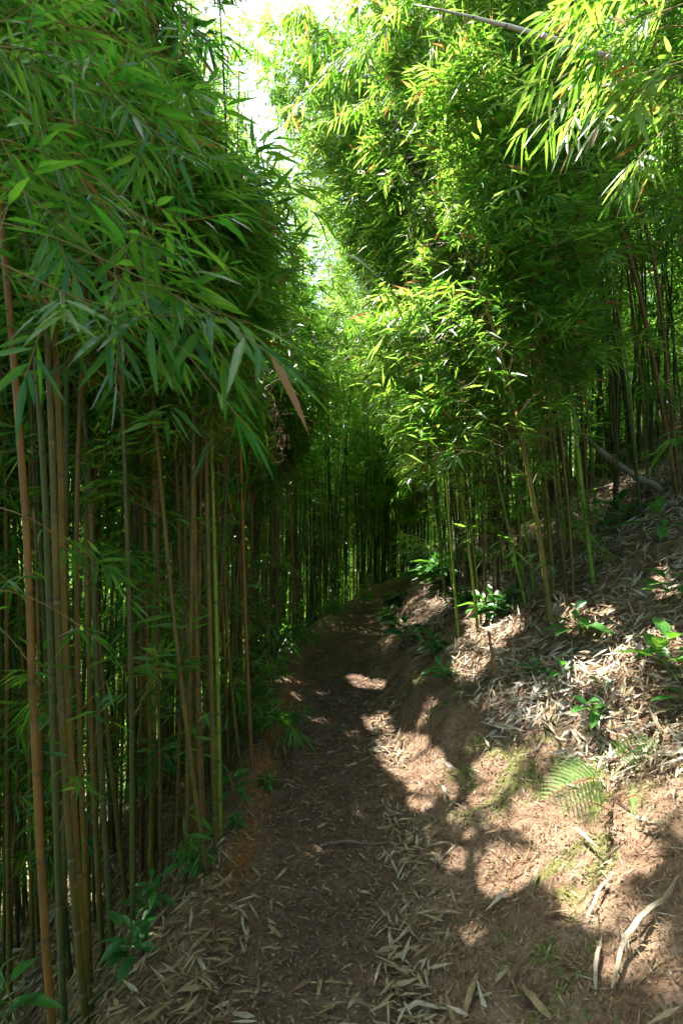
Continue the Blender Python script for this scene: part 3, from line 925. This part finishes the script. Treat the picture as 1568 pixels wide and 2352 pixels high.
stand(12, 4.0, 8.0, 3.8, 6.0, 1, 'bamboo high up the right slope behind the fallen log', 'bamboo high up the right slope', ['dark', 'brown', 'brown', 'grey'],
      H_=(6.0, 8), lean=(-.04, 0), arch=((-.35, -.1), (-.1, .1)), tone=.5, t0=.22, nbr=(90, 110), r=(.014, .022), pw=1.0)
stand(9, 1.9, 3.6, 2.5, 4.2, 1, 'tall bamboo arching into the upper right corner', 'bamboo arching into the upper right corner', ['grey', 'grey', 'green'],
      H_=(6.0, 7.5), lean=(-.03, .02), arch=((-.40, -.2), (-.02, .12)), tone=.58, t0=.28, nbr=(95, 115), r=(.016, .022), lod=5, dmin=.3, bias=(-.2, -.1, 0), pw=1.0)


# --- near foliage hanging in from culms beside the camera -------------------------------------------
def near_left():
    specs = [(-1.35, .95, 'leafy bamboo close beside the camera, its long branches hanging in at upper left'),
             (-1.15, 1.35, 'leafy bamboo close by whose dark sprays cover the top left corner')]
    for i, (x, y, label) in enumerate(specs):
        sp = spine_free(x, y, 6.5, (.01, .02), (.06, .1))
        ex = []
        # (start px, end px, depths)
        if i == 0:
            B = [((-120, 480), (120, 540), (330, 640), (520, 740), 1.15, .95), ((-100, 560), (80, 640), (250, 720), (420, 800), 1.0, .92),
                 ((-120, 300), (60, 330), (240, 420), (330, 520), 1.1, 1.0), ((-100, 420), (60, 440), (200, 560), (330, 720), 1.15, 1.1),
                 ((-80, 1150), (20, 1170), (90, 1200), (160, 1250), 1.5, 1.6), ((-60, 1350), (40, 1360), (110, 1390), (190, 1440), 1.5, 1.6)]
        else:
            B = [((-100, 60), (80, 40), (260, 80), (430, 150), 1.3, 1.3), ((-100, 160), (60, 150), (240, 220), (400, 330), 1.4, 1.35),
                 ((-100, 240), (80, 260), (260, 300), (380, 420), 1.3, 1.3), ((-60, 0), (100, -40), (300, -20), (460, 60), 1.4, 1.5),
                 ((-100, 350), (50, 380), (210, 470), (330, 560), 1.45, 1.4), ((-60, 100), (120, 120), (220, 180), (320, 260), 1.15, 1.1)]
        for a, b, c, d, d0, d1 in B:
            ds = np.linspace(d0, d1, 4)
            pts = [sp[int(len(sp) * .25)]] if False else []
            pts += [at(*p, q) for p, q in zip((a, b, c, d), ds)]
            ex.append(hand_branch(pts, (13 if a[1] < 900 else 3) if i == 0 else 22, 7, (.125 if d[0] > 500 else .095 if a[1] < 900 else .09) if i == 0 else .08, .22, 8, .003, .018, .28, .55, .05))
        bamboo(sp, .014, 'brown', label, 'bamboo beside the camera', nbr=10, near=True, extra=ex, t0=.5, LL=.15, tone=.4, lod=8)


near_left()


def near_right():
    sp = spine_free(2.35, 1.9, 6.0, (-.02, .02), (-.1, .1))
    ex = []
    for a, b, c, d, d0, d1 in [((1640, 60), (1520, 60), (1400, 120), (1280, 180), 2.0, 1.95), ((1640, -20), (1540, 20), (1440, 50), (1330, 60), 2.0, 1.9),
                               ((1640, 200), (1560, 170), (1480, 200), (1400, 260), 1.95, 1.9), ((1640, 120), (1500, 160), (1380, 200), (1250, 260), 2.2, 2.1),
                               ((1660, 300), (1580, 260), (1520, 300), (1450, 380), 2.0, 2.0), ((1640, -60), (1500, -40), (1380, 0), (1290, 20), 2.1, 2.1)]:
        ex.append(hand_branch([at(*p, q) for p, q in zip((a, b, c, d), np.linspace(d0, d1, 4))], 11, 8, .118, .72, 8, .003, .10, .5, .4, .25))
    bamboo(sp, .015, 'grey', 'sunlit bamboo just outside the upper right corner, its glowing sprays with burnt tips reaching in', None, nbr=8, near=True, extra=ex, t0=.55, LL=.14, tone=.6, lod=8)


near_right()


def hanging_tips():
    """long bamboo whose tip droops against the sky gap"""
    sp = spine_free(2.5, 5.6, 7.6, (-.08, -.03), (-.36, -.1))
    ex = []
    for a, b, c, d, d0, d1 in [((880, -60), (800, 20), (740, 90), (640, 150), 4.6, 4.4), ((960, -40), (880, 60), (840, 110), (790, 190), 4.4, 4.3),
                               ((820, -80), (740, -30), (690, 20), (620, 60), 4.6, 4.6), ((900, 60), (790, 130), (720, 200), (660, 270), 5.0, 4.9),
                               ((1000, 120), (900, 190), (850, 220), (760, 280), 5.2, 5.1)]:
        ex.append(hand_branch([at(*p, q) for p, q in zip((a, b, c, d), np.linspace(d0, d1, 4))], 20, 7, .14, .6, 8, .003, .04, .6, .45, .1))
    bamboo(sp, .015, 'green', 'bamboo whose drooping tips hang alone against the white sky', None, nbr=40, near=True, extra=ex, t0=.35, LL=.13, tone=.55, lod=8)


hanging_tips()


# --- distant mass: thicket beyond the bend, down the valley and behind the viewer --------------------
def thicket():
    spines, lvp, cpart = [], [], []

    def grow(n, fx, fy, hh, nbr, LL, tone, nspr=3, k=6, t0=.2, arch=.15, lane=True):
        for _ in range(n):
            x, y = fx(), fy()
            if x is None: continue
            sp = spine_free(x, y, U(*hh), rng.normal(0, .03, 2), rng.normal(0, arch, 2))
            V, T, A = culm_geo_simple(sp, U(.012, .02))
            cpart.append((V, T, A))
            lv, br, tws = crown(sp, nbr, t0, (.5, 1.1), nspr, k, LL, tone + U(-.1, .1), 4)
            m = ~(clear_view(lv['B']))
            if lane: m &= ~in_sunlane(lv['B'] + nrm(lv['D']) * lv['L'][:, None] * .5, 0)
            lvp.append(leaves(**sel(lv, m)))

    def culm_geo_simple(sp, r):
        P, L_ = resample(sp, 14)
        V, T = tube(P, r * (1 - .8 * np.linspace(0, 1, 14)), 5, (.8, .6, 0), False)
        return V, T, np.stack([np.zeros(len(V)), np.repeat(np.linspace(0, 1, 14), 5), np.full(len(V), U(.1, .9))], -1)

    def off(y, a, b): return float(cen(y)) + U(a, b)
    box = {}
    def Y(a, b):
        def f():
            return box['y']
        return f
    def zone(n, ya, yb, ua, ub, **kw):
        def fx():
            box['y'] = U(ya, yb); return off(box['y'], ua, ub)
        grow(n, fx, Y(ya, yb), **kw)
    zone(130, 12.0, 19, -4.0, -.4, hh=(4.2, 6.4), nbr=45, LL=.18, tone=.7, t0=.3)
    zone(70, 12.8, 17, -3.6, -.5, hh=(6.8, 8.6), nbr=70, LL=.17, tone=.75, t0=.25, nspr=4)
    zone(45, 8, 13, .8, 3.6, hh=(5.0, 7.2), nbr=90, LL=.15, tone=.66, t0=.22, nspr=4, arch=.12)
    zone(30, 7.5, 12.5, -3.4, -.8, hh=(4, 7), nbr=60, LL=.15, tone=.5, t0=.4, nspr=4, arch=.1)
    zone(80, 11.5, 17, -4.2, -.6, hh=(4.6, 5.8), nbr=8, LL=.16, tone=.35, t0=.5, arch=.02)
    zone(240, 3.8, 11, -3.6, -.75, hh=(4.4, 5.8), nbr=10, LL=.14, tone=.35, t0=.5, arch=.02)
    zone(60, 5, 13, 1.4, 4.5, hh=(3.2, 4.2), nbr=8, LL=.14, tone=.4, t0=.5, arch=.03)            # beyond the bend, left
    zone(90, 13, 20, .6, 5, hh=(5.5, 7.5), nbr=70, LL=.17, tone=.55, t0=.08)                   # beyond the bend, right
    zone(120, 5, 20, -8.5, -3.6, hh=(6.5, 8.5), nbr=80, LL=.18, tone=.7, t0=.02, nspr=4)       # down the valley, sunlit
    zone(50, .5, 6, -8.0, -3.6, hh=(6, 8.0), nbr=80, LL=.18, tone=.7, t0=.02, nspr=4)
    zone(100, 19, 30, -14, 3, hh=(7, 9.5), nbr=150, LL=.30, tone=.65, t0=.02, nspr=4)
    zone(130, 3, 15, 4.2, 8.0, hh=(5.5, 7.5), nbr=90, LL=.17, tone=.42, t0=.03)                  # high on the right slope
    zone(26, -5, .2, -4, -.9, hh=(6, 8), nbr=40, LL=.2, tone=.45, t0=.25)                       # behind the viewer
    zone(22, -5, .4, 1.2, 5, hh=(5, 7), nbr=40, LL=.2, tone=.45, t0=.25)
    V, T, A = join(lvp); 
    nl = len(V)
    V2, T2, A2 = join(cpart)
    me = mesh_np('bamboo_thicket', np.vstack([V, V2]), np.vstack([T, T2 + nl]), np.vstack([A, A2]))
    me.materials.append(LEAF); me.materials.append(CULM['dark'])
    mi = np.zeros(len(T) + len(T2), np.int32); mi[len(T):] = 1
    me.polygons.foreach_set('material_index', mi)
    o = bpy.data.objects.new('bamboo_thicket', me); COL.objects.link(o)
    tag(o, 'dense mass of distant bamboo beyond the bend and down the slope', 'bamboo thicket', kind='stuff')
    print('thicket tris', len(T))


thicket()
print('leaf tris', N_LEAF[0])


# ------------------------------------------------------------------ far evergreens in the sky gap
def evergreen(px, py_top, dep, label):
    top = at(px, py_top, dep)
    x, y = top[0], top[1]
    z0 = float(H(x, y)); ht = top[2] - z0
    root = thing('evergreen_tree', (x, y, z0), label, 'tree', 'evergreen trees in the sky gap')
    V, T = tube(np.stack([np.full(12, x), np.full(12, y), np.linspace(z0 - .2, top[2], 12)], -1), .16 * (1 - .95 * np.linspace(0, 1, 12)), 7)
    obj('trunk', V, T, BARK, root, origin=(x, y, z0))
    nb = 260
    f = rng.random(nb) ** .8
    zz = z0 + ht * (.15 + .85 * f); rr = .12 + 1.15 * (1 - f) ** .8
    az = U(0, 6.28, nb)
    d = np.stack([np.cos(az), np.sin(az), U(.1, .7, nb)], -1)
    P = np.stack([np.full(nb, x), np.full(nb, y), zz], -1)
    s = rng.random((nb, 34)); B = P[:, None] + d[:, None] * (rr[:, None] * s)[..., None]
    D = d[:, None] + rng.normal(0, .55, (nb, 34, 3)) + np.array([0, 0, .35])
    n = nb * 34
    L = U(.12, .26, n)
    V, T, A = leaves(B.reshape(-1, 3), D.reshape(-1, 3), rng.normal(0, 1, (n, 3)), L, L * .12, U(0, .2, n), rng.random(n), np.zeros(n), 4)
    obj('crown', V, T, PINE, root, A, origin=(x, y, z0))


evergreen(694, 268, 24, 'narrow dark evergreen whose pointed top rises in the sky gap')
evergreen(684, 425, 21, 'lower dark evergreen under the pointed one, half hidden by bamboo tips')


# ------------------------------------------------------------------ fallen culms, sticks, husks
def log_thing(name, pts, r, mat, label, cat, n=9, gap=.25, taper=.6, joints=True):
    P, Ln = resample(pts, 60)
    base = P[0]
    if joints:
        V, T, A = culm_geo(P, r, n, gap, True)
    else:
        t = np.linspace(0, 1, 60)
        w = r * (1 - (1 - taper) * t) * (1 + .18 * (vn(t * 17, t * 0 + r * 999, 41) - .5))
        P = P + np.stack([vn(t * 9, t * 0, 42), vn(t * 9, t * 0, 43), vn(t * 9, t * 0, 44)], -1) * r * .8
        V, T = tube(P, w, n, (0.1, .2, .95)); A = np.zeros((len(V), 3)); A[:, 2] = .5
    return tag(obj(name, V, T, mat, None, A, origin=base), label, cat)


a, b = hit(1509, 1142), None
dlog = a[1]
log_thing('fallen_log', [a + (0.05, 0, .03), at(1434, 1084, dlog + .1), at(1360, 1025, dlog + .25), at(1304, 974, dlog + .4)][::1], .034, CULM['deadwood'],
          'weathered grey fallen log slanting across the right slope', 'log', joints=False)
log_thing('fallen_culm', [at(1430, 142, 2.45), at(1340, 112, 2.5), at(1260, 86, 2.55), at(1184, 65, 2.6), at(1054, 32, 2.7), at(950, 10, 2.8)], .0125, CULM['pale'],
          'pale dead culm hanging slantwise in the foliage at upper right', 'dead culm', n=12, gap=.2)
log_thing('dead_stalk', [hit(1349, 960) + (0, .1, 0), at(1374, 910, 5.6), at(1420, 830, 5.5), at(1455, 775, 5.4)], .012, CULM['brown'],
          'thin brown dead stalk leaning right among the culms above the log', 'dead stalk')
p0, p1 = hit(735, 1953), hit(893, 1940)
st = np.linspace(p0, p1, 8); st[:, 2] = H(st[:, 0], st[:, 1]) + .012 + .008 * np.sin(np.linspace(0, 5, 8))
log_thing('fallen_stick', st, .008, plain('stick_bark', (.07, .045, .03), (.16, .11, .075), 60, .8), 'thin brown stick lying across the middle of the path', 'stick', 7, joints=False)
p0, p1 = hit(215, 2345), hit(345, 2190)
st = np.linspace(p0 + (-.1, -.1, 0), p1, 10); st[:, 2] = H(st[:, 0], st[:, 1]) + np.linspace(.10, .02, 10)
log_thing('fallen_branch', st, .009, CULM['dark'], 'dark slim branch lying on the shoulder at the lower left corner', 'branch', 8, gap=.18)
h = hit(1138, 1565)
log_thing('dead_stalk', [h - (0, 0, .05), h + (-.02, 0, .12), h + (-.045, .0, .31)], .012, BARK, 'short brown broken stump sticking up from the litter on the bank', 'stump', 8, joints=False, taper=.8)
h = hit(1100, 1680)


def husk(name, pts, w, mat, label, curl=.5, lift=.02, cat='husk', fray=0):
    """a curved dry strip: rolled cross section, tapering ends"""
    P, Ln = resample(pts, 26)
    Nn = Hn(P[:, 0], P[:, 1])
    P = np.stack([P[:, 0], P[:, 1], H(P[:, 0], P[:, 1])], -1) + Nn * (lift * (.4 + .6 * np.sin(np.linspace(0, 3.1, 26)) ** 2))[:, None]
    Tn = nrm(np.gradient(P, axis=0)); sd = nrm(np.cross(Tn, Nn))
    t = np.linspace(0, 1, 26)
    ww = .5 * w * (np.sin(np.clip(t * 1.02 + .02, 0, 1) * math.pi) ** .45) * (1 + .25 * (vn(t * 8, t * 0, int(w * 9999)) - .5))
    k = 9; a = np.linspace(-1, 1, k)
    V = P[:, None] + sd[:, None] * (ww[:, None] * np.sin(a * curl * 2) / (curl * 2))[..., None] + Nn[:, None] * (ww[:, None] * (np.cos(a * curl * 2)) * -.5 / max(curl, .2) * .5 + ww[:, None] * .3)[..., None]
    th = .0015
    V2 = V - Nn[:, None] * th
    n = 26
    def quads(flip, o):
        i = np.arange(n - 1)[:, None] * k + np.arange(k - 1)[None]
        q = np.stack([i, i + 1, i + k + 1, i + k], -1).reshape(-1, 4) + o
        return q[:, ::-1] if flip else q
    Q = np.vstack([quads(False, 0), quads(True, n * k)])
    e = np.arange(n - 1) * k
    m = n * k
    Q = np.vstack([Q, np.stack([e, e + k, e + k + m, e + m], -1), np.stack([e + k - 1, e + k - 1 + m, e + 2 * k - 1 + m, e + 2 * k - 1], -1)])
    T = np.vstack([Q[:, [0, 1, 2]], Q[:, [0, 2, 3]]])
    V = np.vstack([V.reshape(-1, 3), V2.reshape(-1, 3)])
    base = P[0]
    A = np.zeros((len(V), 3)); A[:, 0] = np.tile(np.repeat(.62 + .3 * vn(t * 6, t * 0 + w * 500, 71), k), 2)
    return tag(obj(name, V, T, mat, None, A, origin=base), label, cat)


husk('dry_husk', [hit(1350, 2117), hit(1385, 2070), hit(1412, 2010)], .018, DRY, 'pale curved leaf strip lying alone on the bare sunlit earth', .5, .03, 'dry leaf')
husk('dry_husk', [hit(1412, 2290), hit(1440, 2200), hit(1490, 2130), hit(1560, 2040)], .021, DRY, 'long pale frayed husk strip at the lower right edge', .5, .045)
husk('dry_husk', [hit(1432, 2180), hit(1470, 2140), hit(1530, 2085), hit(1568, 2020)], .014, SHEATH, 'tan shredded strip lying along the long pale husk at the right edge', .6, .03)
husk('bark_husk', [hit(1165, 2032), hit(1190, 2010), hit(1232, 1985)], .030, BARK, 'curled brown bark husk lying in the sunlit earth', 1.1, .035)
husk('dry_husk', [hit(1368, 2300), hit(1372, 2230), hit(1384, 2150)], .014, DRY, 'upright pale blade lying left of the long frayed husk', .5, .02, 'dry leaf')
for p, w, lab in [(((912, 2335), (960, 2325), (1040, 2330)), .022, 'broad straw leaf pointing left in the bottom heap by the path'),
                  (((1065, 2350), (1090, 2290), (1100, 2240)), .026, 'broad grey leaf standing tallest in the heap at the bottom of the path'),
                  (((1270, 2350), (1235, 2310), (1200, 2270)), .024, 'tan leaf entering from the bottom edge right of the heap'),
                  (((445, 2200), (460, 2240), (472, 2275)), .018, 'long greenish grey leaf on the dark soil at lower left of the path'),
                  (((555, 2100), (552, 2135), (565, 2160)), .011, 'narrow bent green grey leaf on the left side of the path')]:
    husk('dry_leaf', [hit(*q) for q in p], w, DRY if 'tan' not in lab else SHEATH, lab, .4, .03, 'dry leaf')
husk('dry_husk', [hit(1065, 1630), hit(1085, 1626), hit(1110, 1615)], .024, SHEATH, 'tan tube shaped husk at the lower edge of the bank litter', 1.1, .02)
husk('dry_husk', [hit(1385, 1440), hit(1405, 1415), hit(1430, 1408)], .04, SHEATH, 'orange brown sheath lying in the sunlit leaf patch', .8, .05)
husk('dry_husk', [hit(1190, 1742), hit(1225, 1738), hit(1250, 1700)], .018, DRY, 'grey twig like strip hanging below the litter edge', .9, .02)


# ------------------------------------------------------------------ ferns and broadleaf plants
def fern(pb, tip_px, dep_tip, label, n=17, wmax=.14, tone=.6):
    b = hit(*pb); e = at(*tip_px, dep_tip)
    mid = (b + e) / 2 + np.array([0, 0, .09])
    t = np.linspace(0, 1, 30)[:, None]
    P = (1 - t) ** 2 * b + 2 * t * (1 - t) * mid + t ** 2 * e
    root = thing('fern', b, label, 'fern', 'ferns on the bank')
    V, T = tube(P, np.linspace(.0025, .0008, 30), 5, (.2, .1, .97))
    obj('stem', V, T, STEMR, root, None, origin=b)
    up = nrm(np.array([-.3, -.8, .5]))
    parts = []
    ts = np.linspace(.30, .985, n)
    for i, q in enumerate(ts):
        X, Tn = spine_eval(P, np.array([q])); X, Tn = X[0], Tn[0]
        sd = nrm(np.cross(Tn, up))
        L = wmax * (1 - ((q - .30) / .72)) ** .7 * (1 if q > .35 else .75) + .01
        for s in (-1, 1):
            D = nrm(sd * s + Tn * .55 + np.array([0, 0, -.25]))
            m = max(4, int(L / .0065))
            f = np.linspace(.06, 1, m)
            C = X + D * (L * f)[:, None] + np.array([0, 0, -1]) * (L * .35 * f ** 2)[:, None]
            n2 = nrm(np.cross(D, Tn)) * s
            if n2[2] < 0: n2 = -n2
            sd2 = nrm(np.cross(D, n2))
            for s2 in (-1, 1):
                LL_ = (L * .09 + .006) * (1 - f * .85)
                parts.append(leaves(C, np.tile(sd2 * s2 + D * .75, (m, 1)), np.tile(n2, (m, 1)), LL_, LL_ * .52, np.full(m, .1), np.clip(rng.normal(tone, .1, m), 0, 1), np.zeros(m), 5))
            parts.append(leaves(X[None], D[None], n2[None], np.array([L]), np.array([.004]), np.array([.35]), np.array([tone]), np.zeros(1), 5))
    V, T, A = join(parts)
    obj('fronds', V, T, FROND, root, A, origin=b)


fern((1420, 1800), (1255, 1835), 2.08, 'large drooping fern frond in sun on the bare bank', 14, .19, .75)
fern((1405, 1870), (1290, 1868), 2.1, 'small lower fern frond beneath the large drooping one', 10, .10, .7)
fern((1400, 1770), (1508, 1706), 2.4, 'upright light green fern frond above the other fern fronds', 13, .11, .55)
fern((1420, 1850), (1500, 1860), 1.95, 'dim bluish fern frond in shade right of the large drooping one', 11, .11, .3)
fern((1355, 1830), (1385, 1735), 2.35, 'short upright fern frond between the large and the light green frond', 12, .05, .8)

_nb = 13


def broad_leaf(B, D, N, L, W, tone):
    """one ovate leaf with a folded midrib and curved tip"""
    s = np.linspace(0, 1, 9); w = np.sin(np.clip(s, 0, 1) ** .8 * math.pi) ** .9; w[-1] = 0; w[0] = .05
    cross = np.array([-1, -.5, 0, .5, 1]); lift = np.array([.16, .10, 0, .10, .16])
    D = nrm(D); sd = nrm(np.cross(D, N)); N = np.cross(sd, D)
    V = B + D * (L * s)[:, None, None] + sd * (W * .5 * w[:, None] * cross)[..., None] + N * ((W * w[:, None] * lift) + (.012 * L * np.sin(s * 38))[:, None])[..., None] + np.array([0, 0, -1]) * (L * .28 * s ** 2)[:, None, None]
    k = 5
    i = np.arange(8)[:, None] * k + np.arange(4)[None]
    q = np.stack([i, i + 1, i + k + 1, i + k], -1).reshape(-1, 4)
    T = np.vstack([q[:, [0, 1, 2]], q[:, [0, 2, 3]]])
    A = np.stack([np.full(45, tone), np.repeat(s, 5) * .8, np.zeros(45)], -1)
    return V.reshape(-1, 3), T, A


def plant(basepx, h, label, L=.09, pairs=4, wr=.45, tone=.5, lean=(0, 0), big=1.3, ratio=None, dep=None, group='broadleaf plants on the bank', nstem=1, stem=None):
    b = hit(*basepx) if dep is None else at(*basepx, dep)
    root = thing('broadleaf_plant', b, label, 'plant', group)
    stems, lv = [], []
    for q in range(nstem):
        e = b + np.array([lean[0] + (U(-.6, .6) * h if q else 0), lean[1] + (U(-.4, .4) * h if q else 0), h * (1 if q == 0 else U(.55, .95))])
        P = np.linspace(b - (0, 0, .01), e, 10); P[:, :2] += (np.linspace(0, 1, 10) ** 2)[:, None] * np.array([-.15 * h, -.1 * h])
        stems.append(tube(P, np.linspace(.0032, .0018, 10), 6))
        az = U(0, 3.1)
        for i in range(pairs):
            f = .35 + .65 * (i + 1) / pairs
            X, _ = spine_eval(P, np.array([f])); X = X[0]
            az += math.pi / 2 + rng.normal(0, .25)
            for s in (0, math.pi):
                if rng.random() < .12: continue
                el = U(-.1, .4) + (.5 if i == pairs - 1 else 0)
                D = np.array([math.cos(az + s) * math.cos(el), math.sin(az + s) * math.cos(el), math.sin(el)])
                l = big * L * U(.7, 1.15) * (1 if i < pairs - 1 else .75)
                stems.append(tube(np.linspace(X, X + D * l * .14, 3), .0012, 5, (.3, .5, .81)))
                lv.append(broad_leaf(X + D * l * .14, D, np.array([0, 0, 1.0]) + rng.normal(0, .2, 3), l, l * wr * U(.85, 1.1), np.clip(tone + rng.normal(0, .18), 0, 1)))
    V, T, _ = join([s[:2] for s in stems]); obj('stem', V, T, stem or STEMG, root, None, origin=b)
    V, T, A = join(lv); obj('leaves', V, T, BROAD, root, A, origin=b)


plant((1325, 1475), .20, 'sunlit broadleaf plant with ribbed leaves at the foot of the olive culm', .12, 3, .42, .75, nstem=2, big=1.6)
plant((1560, 1400), .17, 'glossy broadleaf plant shining white at the right edge of the bank', .13, 3, .45, .6, lean=(-.05, 0), big=1.7)
plant((1555, 1570), .22, 'broadleaf plant with yellow drooping leaf at the right edge, below the shining one', .14, 3, .42, .8, lean=(-.03, 0), big=1.6, nstem=2)
plant((1570, 1640), .12, 'dark green broadleaf plant in shade at the right edge above the ferns', .13, 3, .4, .25)
plant((1430, 1215), .22, 'dark blue green broadleaf plant below the fallen log', .20, 4, .38, .2, nstem=2)
plant((1545, 1240), .15, 'long leaved green plant at the right edge under the log', .26, 3, .22, .55, lean=(-.1, 0))
plant((1490, 1050), .40, 'blue green sapling with oval leaves in front of the culms above the log', .22, 3, .42, .3, lean=(-.5, 0), nstem=2)
plant((1560, 960), .35, 'topmost blue leaved sapling at the right edge of the bank', .24, 2, .46, .15, lean=(-.3, 0))
plant((1135, 1425), .20, 'bushy broadleaf plant half in sun on the middle of the bank', .13, 5, .36, .5, nstem=7, big=1.5)
plant((1060, 1400), .20, 'leafy plant with a single yellow leaf beside the bushy one', .13, 5, .32, .65, nstem=6, big=1.5)
plant((935, 1475), .18, 'dark bushy seedling hanging over the path\'s right edge', .16, 4, .4, .1, nstem=2)
plant((1020, 1570), .12, 'pale green seedling low on the bank above the moss', .12, 3, .4, .4, nstem=2)
plant((1290, 1570), .10, 'small seedling between the two sunlit litter patches', .10, 2, .4, .4)
plant((1230, 1560), .10, 'small dark seedling left of the sunlit litter patches', .09, 2, .4, .3, nstem=2)
plant((1400, 1650), .07, 'flat lying seedling with one silvery leaf above the ferns', .11, 2, .4, .5, lean=(-.12, 0), nstem=2)
plant((1380, 1600), .07, 'pair of plain green leaves below the large sunlit litter patch', .09, 1, .36, .35, nstem=2)
plant((1120, 1255), .22, 'small upright sprout on the upper rim of the bank', .2, 2, .3, .5)
plant((975, 1330), .45, 'low bush spilling over the right side of the path where it bends', .2, 6, .32, .5, nstem=11, big=1.5)
plant((1010, 1345), .35, 'low leafy bush next to the one at the bend of the path', .18, 6, .3, .6, nstem=9, big=1.5)
plant((920, 1400), .25, 'dark low bush at the foot of the bank near the bend', .18, 5, .35, .3, nstem=8, big=1.5)
plant((540, 1850), .17, 'upright green seedling with long leaves at the brink of the left shoulder', .11, 4, .3, .35, nstem=2, group='broadleaf plants left of the path', stem=STEMR)
plant((610, 1810), .06, 'low sprig of small leaves on the left brink beside the path', .05, 4, .4, .4, lean=(.0, 0), nstem=3, group='broadleaf plants left of the path')
plant((365, 2110), .17, 'dark green seedling among the left culms above the littered shoulder', .085, 5, .33, .3, nstem=2, group='broadleaf plants left of the path')
plant((300, 2230), .16, 'dark leafy seedling on the shoulder left of the straw litter', .09, 4, .33, .25, nstem=3, group='broadleaf plants left of the path')
plant((455, 2010), .14, 'small seedling between culm feet above the straw covered shoulder', .08, 4, .33, .3, nstem=3, group='broadleaf plants left of the path')
plant((545, 1905), .07, 'tiny seedling on the littered shoulder below the upright green one', .05, 3, .4, .3, nstem=2, group='broadleaf plants left of the path')
plant((40, 2400), .22, 'broad dark leaves poking up in the lower left corner', .15, 3, .38, .3, dep=1.55, big=.75, nstem=2, group='broadleaf plants left of the path')


def sprout(basepx, h, label, nb=7, LL=.12, dep=None, tone=.35):
    """low leafy bamboo shoot with drooping fans"""
    b = hit(*basepx) if dep is None else at(*basepx, dep)
    root = thing('bamboo_sprout', b, label, 'bamboo sprout', 'bamboo sprouts beside the path')
    lv, tw = [], []
    for i in range(nb):
        e = b + np.array([U(-.4, .5) * h, U(-.5, .2) * h, h * U(.45, 1.05)])
        m = (b + e) / 2 + np.array([0, 0, h * .2])
        l, t = hand_branch([b, m, e], 4, 8, LL, tone, 8, .002, .04, .7, .5, .55)
        lv.append(leaves(**l)); tw += t
    V, T, A = join(lv); foliage_obj(V, T, A, tw, root, b)


sprout((635, 1720), .30, 'bluish bamboo sprout drooping over the left edge of the path in the foreground', 8, .11)
sprout((655, 1530), .45, 'bluish bamboo sprout hanging from the left brink farther along', 9, .15)
sprout((815, 1400), .3, 'small bamboo sprout on the left brink near the bend', 5, .14)
for q_, (sx, sy, sh, sl_) in enumerate([(690, 1490, .35, 'lush bamboo sprout on the left brink in front of the row of dark culms'),
                                        (745, 1440, .35, 'narrow bamboo sprout on the left brink just before the bend'), (600, 1660, .4, 'tall bamboo sprout pressed between the orange olive culm and the drooping bluish sprout'),
                                        (560, 1690, .3, 'short bamboo sprout at the foot of the orange olive culm')]):
    sprout((sx, sy), sh, sl_, 7, .12)
plant((1000, 1300), .5, 'tall leafy bush at the foot of the right culms by the bend', .2, 6, .3, .5, nstem=9, big=1.4)
plant((1080, 1330), .35, 'spreading leafy bush under the slender right culms', .17, 5, .32, .6, nstem=8, big=1.4)
plant((900, 1440), .22, 'round leaved low plant on the steep cut beside the far path', .13, 4, .4, .35, nstem=6, big=1.4)
plant((1180, 1390), .16, 'small clump of shiny leaves left of the olive culm\'s foot', .11, 4, .38, .6, nstem=5, big=1.3)
plant((1000, 1500), .14, 'low dull green plant on the shaded litter above the mossy cut', .11, 4, .4, .35, nstem=4, big=1.3)
sprout((420, 1760), .35, 'dark bamboo sprout low between the left culms', 5, .11)
sprout((380, 1180), .12, 'bright yellow green bamboo sprig in front of the left culms', 3, .09, dep=2.6, tone=.95) if False else None

# ------------------------------------------------------------------ camera, light, sky
cd = bpy.data.cameras.new('camera'); cam = bpy.data.objects.new('camera', cd); COL.objects.link(cam)
cam.location = CAM; cam.rotation_euler = (R(90), 0, 0)
cd.sensor_fit = 'VERTICAL'; cd.sensor_height = 36; cd.sensor_width = 24; cd.lens = 20
cd.clip_start = .05; cd.clip_end = 400
cd.dof.use_dof = True; cd.dof.focus_distance = 5.0; cd.dof.aperture_fstop = 6.3
scene.camera = cam

w = bpy.data.worlds.new('World'); scene.world = w; w.use_nodes = True
nt = w.node_tree; bg = nt.nodes['Background']
sky = nt.nodes.new('ShaderNodeTexSky'); sky.sky_type = 'NISHITA'; sky.sun_disc = False
sky.sun_elevation = SUN_EL; sky.sun_rotation = SUN_AZ
sky.air_density = 1.0; sky.dust_density = 3.0; sky.ozone_density = 1.0
nt.links.new(sky.outputs[0], bg.inputs[0]); bg.inputs[1].default_value = .09

sl = bpy.data.lights.new('sun', 'SUN'); so = bpy.data.objects.new('sun', sl); COL.objects.link(so)
sl.energy = 5.0; sl.angle = R(.5); sl.color = (1, .95, .86)
from mathutils import Vector
so.rotation_euler = Vector(SUN).to_track_quat('Z', 'Y').to_euler()

scene.render.engine = 'CYCLES'
cy = scene.cycles
cy.max_bounces = 10; cy.diffuse_bounces = 6; cy.glossy_bounces = 2; cy.transmission_bounces = 4; cy.transparent_max_bounces = 4
cy.caustics_reflective = False; cy.caustics_refractive = False
cy.use_denoising = True
cy.sample_clamp_indirect = 6
scene.view_settings.view_transform = 'Standard'; scene.view_settings.look = 'None'
scene.view_settings.exposure = 2.85; scene.view_settings.gamma = 1
